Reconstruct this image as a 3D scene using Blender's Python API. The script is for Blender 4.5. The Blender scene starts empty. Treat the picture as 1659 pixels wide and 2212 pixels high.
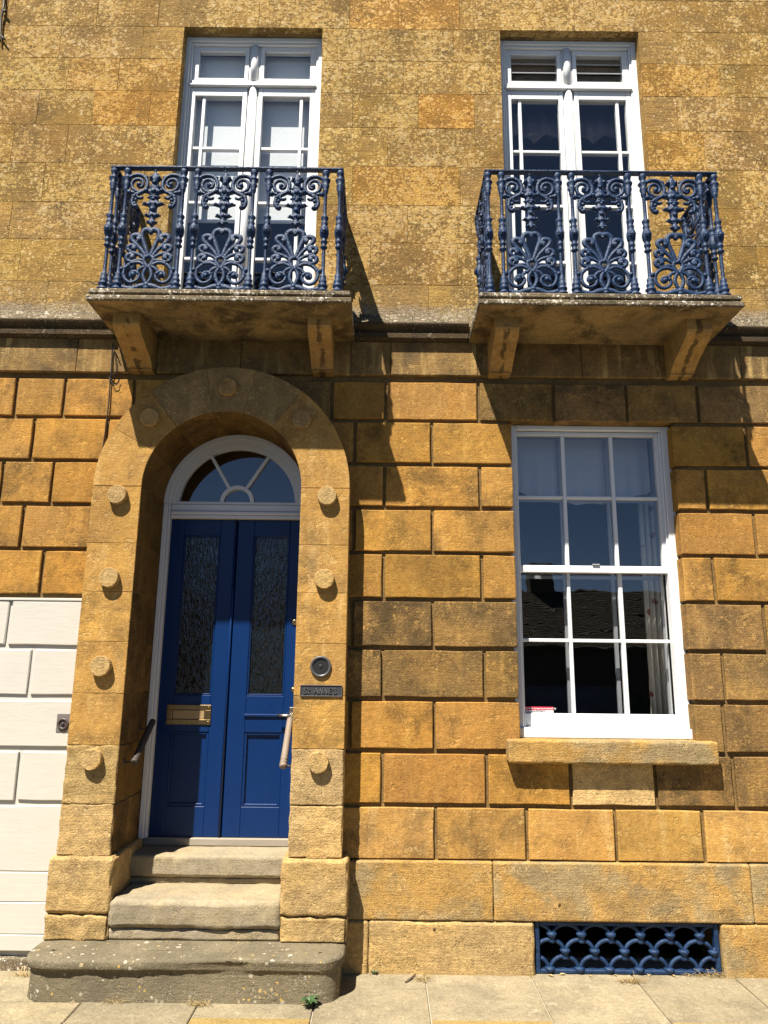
import bpy, bmesh, math, random
from mathutils import Vector, Matrix, noise as mnoise
random.seed(7)
SC = bpy.context.scene
COL = SC.collection

# ------------------------------------------------------------------ camera, sky, sun, exposure
F, TH, RO, D, H = 1566.0, math.atan(2900 / 13183), math.radians(0.62), 4.8, 1.648
cam = bpy.data.cameras.new('camera'); cam_o = bpy.data.objects.new('camera', cam); COL.objects.link(cam_o)
cam.sensor_fit = 'VERTICAL'; cam.sensor_height = 24; cam.lens = F / 2212 * 24
cam.clip_start = 0.05; cam.clip_end = 500
cam_o.matrix_world = Matrix.Translation((0, -D, H)) @ Matrix.Rotation(math.pi / 2 + TH, 4, 'X') @ Matrix.Rotation(RO, 4, 'Z')
SC.camera = cam_o
SUNV = Vector((-0.645, -1.0, 2.03)).normalized()          # towards the sun
w = bpy.data.worlds.new('World'); SC.world = w; w.use_nodes = True
nt = w.node_tree; nt.nodes.clear()
sky = nt.nodes.new('ShaderNodeTexSky'); sky.sky_type = 'NISHITA'; sky.sun_disc = False
sky.sun_elevation = math.asin(SUNV.z); sky.sun_rotation = math.atan2(SUNV.x, SUNV.y)
sky.air_density = 0.5; sky.dust_density = 0.0; sky.ozone_density = 1.5
bgn = nt.nodes.new('ShaderNodeBackground'); bgn.inputs['Strength'].default_value = 0.050
wo = nt.nodes.new('ShaderNodeOutputWorld')
nt.links.new(sky.outputs[0], bgn.inputs[0]); nt.links.new(bgn.outputs[0], wo.inputs[0])
sun = bpy.data.lights.new('sun', 'SUN'); sun.energy = 5.0; sun.angle = math.radians(0.53); sun.color = (1.0, 0.945, 0.86)
sun_o = bpy.data.objects.new('sun', sun); COL.objects.link(sun_o); sun_o.location = SUNV * 30
sun_o.rotation_euler = SUNV.to_track_quat('Z', 'Y').to_euler()
vs = SC.view_settings
vs.view_transform = 'Standard'; vs.look = 'None'; vs.gamma = 1; vs.exposure = 1.14; vs.use_curve_mapping = False
SC.cycles.max_bounces = 6; SC.cycles.diffuse_bounces = 1; SC.cycles.glossy_bounces = 3; SC.cycles.transparent_max_bounces = 16

# ------------------------------------------------------------------ photo pixel (1659 x 2212) -> point on a plane
def ray(px, py):
    u, v = px - 829.5, 1106 - py
    c, s = math.cos(RO), math.sin(RO)
    a, b = u * c - v * s, u * s + v * c
    return a, F * math.cos(TH) - b * math.sin(TH), F * math.sin(TH) + b * math.cos(TH)
def P(px, py, Y):
    r = ray(px, py); t = (Y + D) / r[1]; return Vector((r[0] * t, Y, H + r[2] * t))
def PG(px, py, Z):
    r = ray(px, py); t = (Z - H) / r[2]; return Vector((r[0] * t, -D + r[1] * t, Z))
def PX(px, py, X):
    r = ray(px, py); t = X / r[0]; return Vector((X, -D + r[1] * t, H + r[2] * t))

# ------------------------------------------------------------------ material kit
class NT:
    def __init__(s, name):
        s.m = bpy.data.materials.new(name); s.m.use_nodes = True
        s.t = s.m.node_tree; s.t.nodes.clear()
        s.out = s.t.nodes.new('ShaderNodeOutputMaterial')
    def n(s, typ, **kw):
        nd = s.t.nodes.new('ShaderNode' + typ)
        for k, v in kw.items():
            if k.startswith('_'): setattr(nd, k[1:], v)
        for k, v in kw.items():
            if not k.startswith('_'): s.set(nd.inputs[k.replace('__', ' ')], v)
        return nd
    def set(s, inp, v):
        if hasattr(v, 'is_output') or isinstance(v, bpy.types.NodeSocket): s.t.links.new(v, inp)
        elif isinstance(v, tuple) and len(v) == 3 and inp.type == 'RGBA': inp.default_value = (*v, 1)
        else: inp.default_value = v
    def mth(s, op, a, b=0.0, c=None, clamp=False):
        nd = s.t.nodes.new('ShaderNodeMath'); nd.operation = op; nd.use_clamp = clamp
        s.set(nd.inputs[0], a); s.set(nd.inputs[1], b)
        if c is not None: s.set(nd.inputs[2], c)
        return nd.outputs[0]
    def noise(s, vec, scale, detail=4, rough=0.55, dist=0.0):
        nd = s.n('TexNoise', Vector=vec, Scale=scale, Detail=detail, Roughness=rough, Distortion=dist); return nd.outputs[0]
    def noisec(s, vec, scale, detail=2):
        return s.n('TexNoise', Vector=vec, Scale=scale, Detail=detail).outputs[1]
    def voro(s, vec, scale, feat='F1', rnd=1.0):
        nd = s.n('TexVoronoi', _feature=feat, Vector=vec, Scale=scale, Randomness=rnd); return nd
    def step(s, v, lo, hi):
        nd = s.t.nodes.new('ShaderNodeMapRange'); nd.interpolation_type = 'SMOOTHSTEP'
        s.set(nd.inputs[0], v); s.set(nd.inputs[1], lo); s.set(nd.inputs[2], hi); return nd.outputs[0]
    def mix(s, f, a, b, blend='MIX'):
        nd = s.t.nodes.new('ShaderNodeMix'); nd.data_type = 'RGBA'; nd.blend_type = blend
        s.set(nd.inputs[0], f); s.set(nd.inputs[6], a); s.set(nd.inputs[7], b); return nd.outputs[2]
    def scale(s, vec, v3):
        nd = s.t.nodes.new('ShaderNodeVectorMath'); nd.operation = 'MULTIPLY'; s.set(nd.inputs[0], vec); nd.inputs[1].default_value = v3; return nd.outputs[0]
    def add(s, a, b):
        nd = s.t.nodes.new('ShaderNodeVectorMath'); nd.operation = 'ADD'; s.set(nd.inputs[0], a); s.set(nd.inputs[1], b); return nd.outputs[0]
    def bump(s, h, strength, dist, normal=None):
        nd = s.n('Bump', Height=h, Strength=strength, Distance=dist)
        if normal is not None: s.set(nd.inputs['Normal'], normal)
        return nd.outputs[0]
    def coords(s, rnd=True):
        tc = s.t.nodes.new('ShaderNodeTexCoord'); oi = s.t.nodes.new('ShaderNodeObjectInfo')
        s.rand = oi.outputs['Random']; s.tint = oi.outputs['Color']
        v = tc.outputs['Object']; s.raw = v
        if rnd:
            k = s.mth('MULTIPLY', s.rand, 83.0)
            cb = s.t.nodes.new('ShaderNodeCombineXYZ')
            s.set(cb.inputs[0], k); s.set(cb.inputs[1], s.mth('MULTIPLY', s.rand, 37.0)); s.set(cb.inputs[2], s.mth('MULTIPLY', s.rand, 59.0))
            v = s.add(v, cb.outputs[0])
        s.v = v; return v
    def bsdf(s, color, rough=0.8, metal=0.0, normal=None, spec=0.3, **kw):
        nd = s.t.nodes.new('ShaderNodeBsdfPrincipled')
        s.set(nd.inputs['Base Color'], color); s.set(nd.inputs['Roughness'], rough); s.set(nd.inputs['Metallic'], metal)
        s.set(nd.inputs['Specular IOR Level'], spec)
        if normal is not None: s.set(nd.inputs['Normal'], normal)
        for k, v in kw.items(): s.set(nd.inputs[k.replace('__', ' ')], v)
        s.t.links.new(nd.outputs[0], s.out.inputs[0]); return s.m

M = {}
def stone(name, c1, c2, dark, darkamt=0.5, pale=None, paleamt=0.0, lichen=None, lich=(0.36, 0.22), bump=0.55, pit=0.5, streak=0.0, band=0.0, var=0.12, grn=0.62, foot=None, cth=0.62, stain=False, world=False, holes=0.0, crack=0.5):
    """oolitic limestone: two tones, dark weathering, pale worn grain, optional lichen spots"""
    k = NT(name); v = k.coords()
    big = k.noise(v, 2.6, 3, 0.6, 0.4); mid = k.noise(v, 10, 5, 0.7); fine = k.noise(v, 120, 2, 0.7)
    col = k.mix(k.step(big, 0.40, 0.60), c1, c2)
    if streak:
        st = k.noise(k.scale(v, (14, 14, 1.6)), 1.0, 4, 0.6)
        col = k.mix(k.mth('MULTIPLY', k.step(st, 0.52, 0.72), streak), col, pale or c2)
    # bedding lines
    bed = k.noise(k.scale(v, (2.5, 2.5, 38)), 1.0, 4, 0.6)
    col = k.mix(k.mth('MULTIPLY', k.step(bed, 0.5, 0.75), band), col, dark)
    # dark crust with ragged edges
    crust = k.mth('ADD', k.mth('MULTIPLY', k.noise(v, 4.2, 6, 0.68, 0.3), 0.8), k.mth('MULTIPLY', fine, 0.2))
    thr = k.mth('SUBTRACT', cth, k.mth('MULTIPLY', k.mth('SUBTRACT', k.rand, 0.5), 0.12))
    cm = k.step(k.mth('SUBTRACT', crust, thr), -0.12, 0.10)
    col = k.mix(k.mth('MULTIPLY', cm, darkamt), col, dark)
    if pale is not None and paleamt:
        sp = k.mth('MULTIPLY', k.step(k.noise(v, 75, 5, 0.75), 0.53, 0.62), k.step(mid, 0.46, 0.62))
        col = k.mix(k.mth('MULTIPLY', sp, paleamt), col, pale)
    hgt = k.mth('ADD', k.mth('MULTIPLY', fine, 0.5), k.mth('MULTIPLY', mid, 1.0))
    lines = k.noise(k.scale(v, (7, 7, 95)), 1.0, 2, 0.65)
    hgt = k.mth('ADD', hgt, k.mth('MULTIPLY', lines, 0.26))
    spall = k.step(k.noise(v, 13, 4, 0.72), 0.60, 0.64)              # flaked patches with a crisp edge
    hgt = k.mth('SUBTRACT', hgt, k.mth('MULTIPLY', spall, 0.55))
    if pale is not None: col = k.mix(k.mth('MULTIPLY', spall, 0.35), col, pale)
    cw = k.add(v, k.scale(k.noisec(v, 4, 3), (0.12, 0.12, 0.12)))
    ce = k.voro(cw, 2.3, 'DISTANCE_TO_EDGE').outputs['Distance']
    crk = k.mth('MULTIPLY', k.mth('SUBTRACT', 1.0, k.step(ce, 0.003, 0.010)), k.step(k.noise(v, 3.1, 2), 0.60, 0.68))
    crk = k.mth('MULTIPLY', crk, crack)
    col = k.mix(k.mth('MULTIPLY', crk, 0.6), col, (0.05, 0.033, 0.015))
    if holes:
        hv = k.voro(k.add(v, k.scale(k.noisec(v, 40, 3), (0.02, 0.02, 0.02))), 6.5)
        hm = k.mth('MULTIPLY', k.mth('SUBTRACT', 1.0, k.step(hv.outputs['Distance'], 0.055, 0.085)), k.step(k.n('SeparateColor', Color=hv.outputs['Color']).outputs[0], 1 - holes, 1 - holes + 0.02))
        col = k.mix(k.mth('MULTIPLY', hm, 0.85), col, (0.022, 0.015, 0.008))
    if lichen is not None:
        wv = k.add(v, k.scale(k.noisec(v, 34, 3), (0.018, 0.018, 0.018)))
        dens = k.noise(k.n('NewGeometry').outputs['Position'], 1.7, 4, 0.65) if world else k.noise(v, 3.4, 4, 0.6)
        for sc, lo in ((34, lich[0]), (72, lich[1])):
            vo = k.voro(wv, sc)
            cr = k.n('SeparateColor', Color=vo.outputs['Color']).outputs[0]
            rad = k.mth('MULTIPLY', k.mth('ADD', k.mth('MULTIPLY', cr, 0.9), lo - 0.30), k.mth('ADD', 0.25, k.mth('MULTIPLY', k.step(dens, 0.32, 0.66), 0.9)))
            msk = k.step(k.mth('SUBTRACT', rad, vo.outputs['Distance']), -0.03, 0.05)
            lc = k.mix(k.noise(v, 16, 3), lichen[0], lichen[1])
            lc = k.mix(k.step(cr, 0.83, 0.97), lc, lichen[2])
            col = k.mix(k.mth('MULTIPLY', msk, 0.92), col, lc)
    if foot is not None:                       # pale lichen crust settled on the ledge at the foot of the stone
        sz = k.n('SeparateXYZ', Vector=k.raw).outputs[2]
        zone = k.mth('ADD', k.mth('SUBTRACT', 1.0, k.step(sz, foot[0], foot[1])), k.mth('MULTIPLY', k.mth('SUBTRACT', k.noise(v, 9, 4, 0.7), 0.5), 0.7))
        fm = k.mth('MULTIPLY', k.step(k.noise(v, 85, 5, 0.8), 0.46, 0.58), k.step(zone, 0.25, 0.85))
        col = k.mix(k.step(zone, 0.2, 0.9), col, k.mix(0.45, col, (0.13, 0.11, 0.08)))
        col = k.mix(k.mth('MULTIPLY', fm, 0.8), col, (0.44, 0.38, 0.28))
    if stain:                                  # black run-off streak down the middle of the front
        sx = k.n('SeparateXYZ', Vector=k.raw).outputs[0]
        wob = k.mth('MULTIPLY', k.mth('SUBTRACT', k.noise(v, 7, 5, 0.7), 0.5), 0.09)
        sm_ = k.mth('SUBTRACT', 1.0, k.step(k.mth('ABSOLUTE', k.mth('ADD', sx, wob)), 0.012, 0.024))
        col = k.mix(k.mth('MULTIPLY', k.mth('MULTIPLY', sm_, 0.8), k.step(k.noise(v, 11, 4), 0.42, 0.56)), col, (0.070, 0.048, 0.024))
    # pits
    pv = k.voro(v, 34); pd = k.step(pv.outputs['Distance'], 0.05, 0.20)
    pm = k.mth('MULTIPLY', k.mth('SUBTRACT', 1.0, pd), k.step(k.n('SeparateColor', Color=pv.outputs['Color']).outputs[1], 0.84, 0.90))
    pm = k.mth('MULTIPLY', pm, pit)
    col = k.mix(k.mth('MULTIPLY', pm, 0.75), col, (0.05, 0.033, 0.015))
    speck = k.mth('ADD', k.mth('MULTIPLY', k.step(k.noise(v, 95, 4, 0.85), 0.30, 0.70), 0.62), k.mth('MULTIPLY', k.step(k.noise(v, 33, 3, 0.75), 0.30, 0.72), 0.38)); soft = k.noise(v, 5.5, 3, 0.5)
    g = k.mth('ADD', 1.0 - 0.5 * (grn + 0.5), k.mth('ADD', k.mth('MULTIPLY', speck, grn), k.mth('MULTIPLY', soft, 0.5)))
    g = k.mth('MULTIPLY', g, k.mth('ADD', 1.0 - var / 2, k.mth('MULTIPLY', k.rand, var)))
    cb = k.n('CombineColor', Red=g, Green=g, Blue=g).outputs[0]
    col = k.mix(1.0, col, cb, 'MULTIPLY')
    col = k.mix(1.0, col, k.tint, 'MULTIPLY')
    M[name] = k.bsdf(col, 0.92, normal=k.bump(hgt, min(1.0, bump * 1.35), 0.010), spec=0.12)
    return M[name]

LICH = ((0.420, 0.258, 0.076), (0.470, 0.310, 0.110), (0.48, 0.35, 0.165))
stone('upper_stone', (0.275, 0.158, 0.042), (0.230, 0.138, 0.044), (0.100, 0.068, 0.030), 0.65, lichen=LICH, lich=(0.33, 0.30), bump=0.7, pit=0.8, band=0.4, var=0.08, grn=0.75, world=True)
stone('upper_foot', (0.345, 0.210, 0.062), (0.275, 0.172, 0.060), (0.10, 0.072, 0.038), 0.65, (0.42, 0.285, 0.11), 0.7, lichen=LICH, lich=(0.12, 0.14), bump=0.8, pit=0.8, band=0.3, grn=0.75, foot=(0.07, 0.24), world=True)
stone('upper_plain', (0.330, 0.196, 0.054), (0.275, 0.165, 0.050), (0.105, 0.072, 0.034), 0.65, (0.43, 0.285, 0.10), 0.8, lichen=LICH, lich=(0.10, 0.12), bump=0.9, pit=0.9, band=0.5, grn=0.8, world=True)
stone('rust_stone', (0.410, 0.208, 0.046), (0.340, 0.178, 0.046), (0.120, 0.070, 0.024), 0.85, (0.56, 0.32, 0.085), 0.7, bump=0.42, pit=0.5, streak=0.45, var=0.2, grn=0.7, cth=0.59)
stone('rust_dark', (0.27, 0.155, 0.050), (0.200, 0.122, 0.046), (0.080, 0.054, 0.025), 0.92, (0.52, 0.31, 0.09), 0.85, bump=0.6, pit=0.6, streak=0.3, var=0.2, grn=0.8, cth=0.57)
stone('jamb_stone', (0.47, 0.262, 0.070), (0.39, 0.215, 0.062), (0.14, 0.088, 0.036), 0.72, (0.62, 0.42, 0.17), 0.6, bump=0.42, pit=0.6, streak=0.45, band=0.15, cth=0.585)
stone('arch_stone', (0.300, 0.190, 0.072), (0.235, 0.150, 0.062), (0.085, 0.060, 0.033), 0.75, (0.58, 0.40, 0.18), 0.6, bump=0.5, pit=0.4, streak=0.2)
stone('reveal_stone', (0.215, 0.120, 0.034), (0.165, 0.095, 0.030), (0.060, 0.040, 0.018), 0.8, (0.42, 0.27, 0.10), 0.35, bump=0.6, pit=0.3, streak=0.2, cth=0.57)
stone('worn_stone', (0.46, 0.300, 0.115), (0.39, 0.265, 0.115), (0.17, 0.120, 0.055), 0.55, (0.58, 0.42, 0.19), 0.8, bump=1.0, pit=1.0, band=0.3, grn=0.85, holes=0.10)
stone('plinth_stone', (0.42, 0.245, 0.072), (0.310, 0.228, 0.112), (0.14, 0.105, 0.056), 0.65, (0.60, 0.43, 0.20), 0.75, bump=0.9, pit=1.0, band=0.1, holes=0.22, grn=0.75)
stone('step_stone', (0.34, 0.270, 0.160), (0.30, 0.248, 0.165), (0.14, 0.112, 0.068), 0.6, (0.40, 0.32, 0.20), 0.5, bump=0.42, pit=0.5, grn=0.5)
stone('slab_step_stone', (0.185, 0.152, 0.094), (0.148, 0.123, 0.078), (0.078, 0.064, 0.042), 0.7, (0.33, 0.28, 0.19), 0.35, lichen=((0.50, 0.29, 0.05), (0.45, 0.33, 0.12), (0.42, 0.38, 0.30)), lich=(-0.15, -0.30), grn=0.5, bump=0.6, pit=0.4)
stone('ledge_stone', (0.15, 0.115, 0.068), (0.12, 0.095, 0.06), (0.05, 0.04, 0.028), 0.7, (0.42, 0.36, 0.26), 0.7, lichen=((0.33, 0.27, 0.18), (0.22, 0.17, 0.10), (0.38, 0.33, 0.25)), lich=(-0.02, 0.06), bump=0.9, pit=0.8)
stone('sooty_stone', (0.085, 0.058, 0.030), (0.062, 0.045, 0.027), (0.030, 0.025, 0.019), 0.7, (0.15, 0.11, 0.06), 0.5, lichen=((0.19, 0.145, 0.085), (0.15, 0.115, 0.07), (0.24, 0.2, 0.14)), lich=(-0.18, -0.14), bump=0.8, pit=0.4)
stone('slab_edge_stone', (0.19, 0.145, 0.085), (0.14, 0.110, 0.068), (0.035, 0.029, 0.021), 0.8, (0.52, 0.46, 0.34), 0.7, lichen=((0.58, 0.52, 0.40), (0.34, 0.27, 0.16), (0.66, 0.62, 0.54)), lich=(0.10, 0.16), bump=0.8, pit=0.6)
stone('soffit_stone', (0.34, 0.225, 0.088), (0.25, 0.170, 0.075), (0.055, 0.042, 0.025), 0.92, (0.50, 0.37, 0.17), 0.4, bump=0.4, pit=0.3, cth=0.54)
stone('bracket_stone', (0.42, 0.245, 0.075), (0.34, 0.20, 0.07), (0.060, 0.045, 0.026), 0.55, (0.56, 0.36, 0.13), 0.5, bump=0.5, pit=0.3, streak=0.35, stain=True)
stone('frieze_stone', (0.25, 0.150, 0.052), (0.18, 0.115, 0.048), (0.060, 0.044, 0.026), 0.85, (0.52, 0.35, 0.13), 0.5, bump=0.45, pit=0.3, streak=0.7)
stone('channel_stone', (0.22, 0.135, 0.048), (0.18, 0.112, 0.045), (0.085, 0.06, 0.03), 0.6, bump=0.5, pit=0.2)
stone('flag_stone', (0.292, 0.243, 0.155), (0.245, 0.205, 0.134), (0.165, 0.138, 0.095), 0.6, (0.42, 0.36, 0.25), 0.6, bump=0.45, pit=0.4)
stone('tile_stone', (0.10, 0.085, 0.06), (0.075, 0.064, 0.05), (0.04, 0.035, 0.03), 0.6, bump=0.6)

def paint(name, color, rough=0.45, bump=0.25, var=0.06, chips=None, spec=0.4, brush=(60, 60, 6), coat=0.0):
    k = NT(name); v = k.coords()
    br = k.noise(k.scale(v, brush), 1.0, 4, 0.6); lo = k.noise(v, 7, 4)
    g = k.mth('ADD', 1 - var, k.mth('MULTIPLY', k.mth('ADD', k.mth('MULTIPLY', br, 0.5), k.mth('MULTIPLY', lo, 0.5)), 2 * var))
    col = k.mix(1.0, color, k.n('CombineColor', Red=g, Green=g, Blue=g).outputs[0], 'MULTIPLY')
    if chips:
        cp = k.mth('MULTIPLY', k.step(k.noise(v, 70, 5, 0.7), 0.67, 0.71), k.step(k.noise(v, 5, 3), 0.5, 0.62))
        col = k.mix(cp, col, chips)
    col = k.mix(1.0, col, k.tint, 'MULTIPLY')
    h = k.mth('ADD', k.mth('MULTIPLY', br, 0.6), k.mth('MULTIPLY', lo, 0.6))
    M[name] = k.bsdf(col, rough, normal=k.bump(h, bump, 0.003), spec=spec, Coat__Weight=coat, Coat__Roughness=0.12)
paint('white_paint', (0.78, 0.775, 0.755), 0.42, 0.35, 0.04, chips=(0.45, 0.42, 0.36), brush=(9, 9, 60))
paint('wall_paint', (0.55, 0.515, 0.44), 0.62, 0.5, 0.09, chips=(0.42, 0.37, 0.28), brush=(8, 8, 50))
paint('door_paint', (0.0016, 0.0225, 0.100), 0.33, 0.4, 0.22, chips=(0.06, 0.10, 0.17), spec=0.4, brush=(55, 55, 4))
paint('timber', (0.30, 0.26, 0.20), 0.8, 0.5, 0.25, brush=(4, 60, 60))
paint('rail_timber', (0.19, 0.145, 0.105), 0.6, 0.8, 0.35, brush=(90, 90, 12))
paint('blind_white', (0.80, 0.81, 0.81), 0.7, 0.9, 0.03, brush=(45, 45, 45))
paint('net_cloth', (0.50, 0.52, 0.54), 0.9, 0.2, 0.08)
paint('plain_dark', (0.012, 0.012, 0.012), 0.6, 0.1)
paint('bronze', (0.035, 0.034, 0.034), 0.42, 0.3, 0.15, spec=0.6)
paint('lead_grey', (0.30, 0.30, 0.31), 0.5, 0.2)
paint('cable_black', (0.02, 0.018, 0.016), 0.5, 0.1)
paint('sticker_red', (0.50, 0.02, 0.05), 0.4, 0.02)
paint('sticker_white', (0.72, 0.72, 0.70), 0.4, 0.02)
paint('room_wall', (0.10, 0.09, 0.08), 0.9, 0.1)
paint('room_dark', (0.03, 0.027, 0.024), 0.9, 0.1)
paint('asphalt', (0.055, 0.054, 0.052), 0.9, 0.6, 0.25, brush=(200, 200, 200))
paint('straw', (0.42, 0.30, 0.13), 0.8, 0.1, 0.2)
paint('leaf_green', (0.038, 0.085, 0.020), 0.5, 0.2, 0.2)
paint('twig_brown', (0.10, 0.07, 0.045), 0.8, 0.3, 0.2)
paint('mortar', (0.42, 0.36, 0.26), 0.9, 0.6, 0.15, brush=(60, 60, 60))
paint('armchair_blue', (0.04, 0.055, 0.075), 0.9, 0.3)
def iron():
    k = NT('iron_paint'); v = k.coords()
    n1 = k.noise(v, 160, 4, 0.6); n2 = k.noise(v, 22, 3)
    col = k.mix(k.step(n2, 0.35, 0.7), (0.008, 0.025, 0.068), (0.018, 0.045, 0.105))
    col = k.mix(k.step(k.noise(v, 60, 4, 0.7), 0.66, 0.74), col, (0.10, 0.11, 0.12))
    M['iron'] = k.bsdf(col, 0.42, normal=k.bump(k.mth('ADD', n1, k.noise(v, 75, 3)), 0.65, 0.005), spec=0.28)
iron()
def brass():
    k = NT('brass'); v = k.coords()
    col = k.mix(k.noise(k.scale(v, (60, 4, 4)), 1, 3), (0.55, 0.40, 0.19), (0.30, 0.20, 0.09))
    M['brass'] = k.bsdf(col, 0.28, 1.0, normal=k.bump(k.noise(v, 40, 3), 0.1, 0.002))
    k = NT('steel'); k.coords(); M['steel'] = k.bsdf((0.52, 0.47, 0.38), 0.3, 1.0)
    k = NT('brass_lit'); v = k.coords(); M['brass_lit'] = k.bsdf(k.mix(k.noise(v, 30, 3), (0.50, 0.36, 0.18), (0.40, 0.27, 0.12)), 0.45, 0.35)  # lit look of the letter flap put into a paler, less metallic brass
brass()
def curtain_mat():
    k = NT('curtain_cloth'); v = k.coords(False)
    vo = k.voro(k.add(v, k.scale(k.noisec(v, 20), (0.03, 0.03, 0.03))), 9)
    m = k.mth('SUBTRACT', 1.0, k.step(vo.outputs['Distance'], 0.16, 0.24))
    col = k.mix(m, (0.62, 0.58, 0.50), k.mix(k.noise(v, 30), (0.35, 0.03, 0.04), (0.25, 0.16, 0.12)))
    M['curtain'] = k.bsdf(col, 0.9)
    k = NT('valance_cloth'); v = k.coords(False)
    M['valance'] = k.bsdf(k.mix(k.noise(v, 14), (0.10, 0.075, 0.10), (0.22, 0.19, 0.18)), 0.9)
curtain_mat()
def glass(name, ior, tint, wav):
    k = NT(name); v = k.coords()
    nrm = k.bump(k.noise(v, 5.5, 2), wav, 0.02)
    fc = k.n('LayerWeight', Blend=0.5, Normal=nrm).outputs['Facing']
    f0 = ((ior - 1) / (ior + 1)) ** 2
    fr = k.mth('ADD', f0, k.mth('MULTIPLY', k.mth('POWER', fc, 5.0), 1 - f0), clamp=True)
    gl = k.n('BsdfGlossy', Color=(1, 1, 1), Roughness=0.0, Normal=nrm)
    tr = k.n('BsdfTransparent', Color=tint)
    mx = k.n('MixShader'); k.t.links.new(fr, mx.inputs[0]); k.t.links.new(tr.outputs[0], mx.inputs[1]); k.t.links.new(gl.outputs[0], mx.inputs[2])
    k.t.links.new(mx.outputs[0], k.out.inputs[0]); M[name] = k.m
glass('glass', 1.75, (0.975, 0.985, 0.985), 0.018)
def obscure():
    k = NT('obscure_glass'); v = k.coords()
    a = k.noise(k.scale(v, (62, 62, 13)), 1.0, 2, 0.55, 1.0)
    k_ = k.bump(a, 0.8, 0.012)
    M['obscure'] = k.bsdf((0.004, 0.006, 0.007), 0.06, normal=k_, spec=1.0)
obscure()

# ------------------------------------------------------------------ geometry kit
WO = {}                                          # world origin of every object (no rotations on parents)
def tag(o, label=None, cat=None, group=None, kind=None):
    if label: o['label'] = label
    if cat: o['category'] = cat
    if group: o['group'] = group
    if kind: o['kind'] = kind
    return o
def empty(name, loc, label, cat, group=None):
    o = bpy.data.objects.new(name, None); COL.objects.link(o); o.empty_display_size = 0.1
    o.location = loc; WO[o.name] = Vector(loc); return tag(o, label, cat, group)
def attach(o, parent, origin):
    origin = Vector(origin); WO[o.name] = origin
    if parent is not None:
        o.parent = parent; o.location = origin - WO[parent.name]
    else: o.location = origin
    return o
class MB:
    def __init__(s): s.v = []; s.f = []; s.sm = []
    def addv(s, pts): n = len(s.v); s.v += [tuple(p) for p in pts]; return n
    def face(s, idx, smooth=False): s.f.append(tuple(idx)); s.sm.append(smooth)
    def box(s, x0, x1, y0, y1, z0, z1, bev=0.0):
        if bev <= 0:
            n = s.addv([(x0, y0, z0), (x1, y0, z0), (x1, y1, z0), (x0, y1, z0), (x0, y0, z1), (x1, y0, z1), (x1, y1, z1), (x0, y1, z1)])
            for q in ((0, 3, 2, 1), (4, 5, 6, 7), (0, 1, 5, 4), (1, 2, 6, 5), (2, 3, 7, 6), (3, 0, 4, 7)): s.face([n + i for i in q])
        else:
            bm = bmesh.new(); bmesh.ops.create_cube(bm, size=1.0)
            for q in bm.verts: q.co = ((x0 + x1) / 2 + q.co.x * (x1 - x0), (y0 + y1) / 2 + q.co.y * (y1 - y0), (z0 + z1) / 2 + q.co.z * (z1 - z0))
            bmesh.ops.bevel(bm, geom=bm.edges[:], offset=min(bev, 0.45 * min(x1 - x0, y1 - y0, z1 - z0)), segments=1, affect='EDGES', profile=0.5)
            s.bm(bm)
        return s
    def bm(s, bm, smooth=False):
        bm.verts.ensure_lookup_table(); n = s.addv([q.co for q in bm.verts])
        for i, q in enumerate(bm.verts): q.index = i
        for fc in bm.faces: s.face([n + q.index for q in fc.verts], smooth)
        bm.free(); return s
    def tube(s, pts, r, seg=8, closed=False, cap=True, smooth=True, flat=1.0):
        pts = [Vector(p) for p in pts]; N = len(pts)
        rs = r if isinstance(r, (list, tuple)) else [r] * N
        def tan(i):
            if closed: return (pts[(i + 1) % N] - pts[i - 1]).normalized()
            return (pts[min(i + 1, N - 1)] - pts[max(i - 1, 0)]).normalized()
        t = tan(0); up = Vector((0, 1, 0)) if abs(t.y) < 0.9 else Vector((1, 0, 0))
        nrm = (up - t * up.dot(t)).normalized(); rings = []
        for i in range(N):
            t = tan(i); nrm = (nrm - t * nrm.dot(t)).normalized(); b = t.cross(nrm)
            rings.append(s.addv([pts[i] + (nrm * (math.cos(a) * flat) + b * math.sin(a)) * rs[i] for a in [2 * math.pi * j / seg for j in range(seg)]]))
        for i in range(N if closed else N - 1):
            a, b_ = rings[i], rings[(i + 1) % N]
            for j in range(seg): s.face((a + j, a + (j + 1) % seg, b_ + (j + 1) % seg, b_ + j), smooth)
        if cap and not closed:
            s.face([rings[0] + j for j in range(seg)][::-1]); s.face([rings[-1] + j for j in range(seg)])
        return s
    def lathe(s, prof, seg=12, c=(0, 0, 0), axis='Z', smooth=True):
        rings = []
        for r, h in prof:
            pts = []
            for j in range(seg):
                a = 2 * math.pi * j / seg; x, y = r * math.cos(a), r * math.sin(a)
                pts.append((c[0] + x, c[1] + y, c[2] + h) if axis == 'Z' else (c[0] + x, c[1] + h, c[2] - y) if axis == 'Y' else (c[0] + h, c[1] + x, c[2] + y))
            rings.append(s.addv(pts))
        for a, b in zip(rings, rings[1:]):
            for j in range(seg): s.face((a + j, a + (j + 1) % seg, b + (j + 1) % seg, b + j), smooth)
        s.face([rings[0] + j for j in range(seg)][::-1]); s.face([rings[-1] + j for j in range(seg)])
        return s
    def prism(s, poly, y0, y1, axis='Y', inset=0.0, dep=0.0):
        """poly of (a, z); extruded along Y (or X)"""
        mk = (lambda a, z, d: (a, d, z)) if axis == 'Y' else (lambda a, z, d: (d, a, z))
        n = len(poly); A = s.addv([mk(a, z, y0) for a, z in poly]); B = s.addv([mk(a, z, y1) for a, z in poly])
        s.face([A + i for i in range(n)]); s.face([B + i for i in range(n)][::-1])
        for i in range(n): s.face((A + i, B + i, B + (i + 1) % n, A + (i + 1) % n))
        return s
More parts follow.
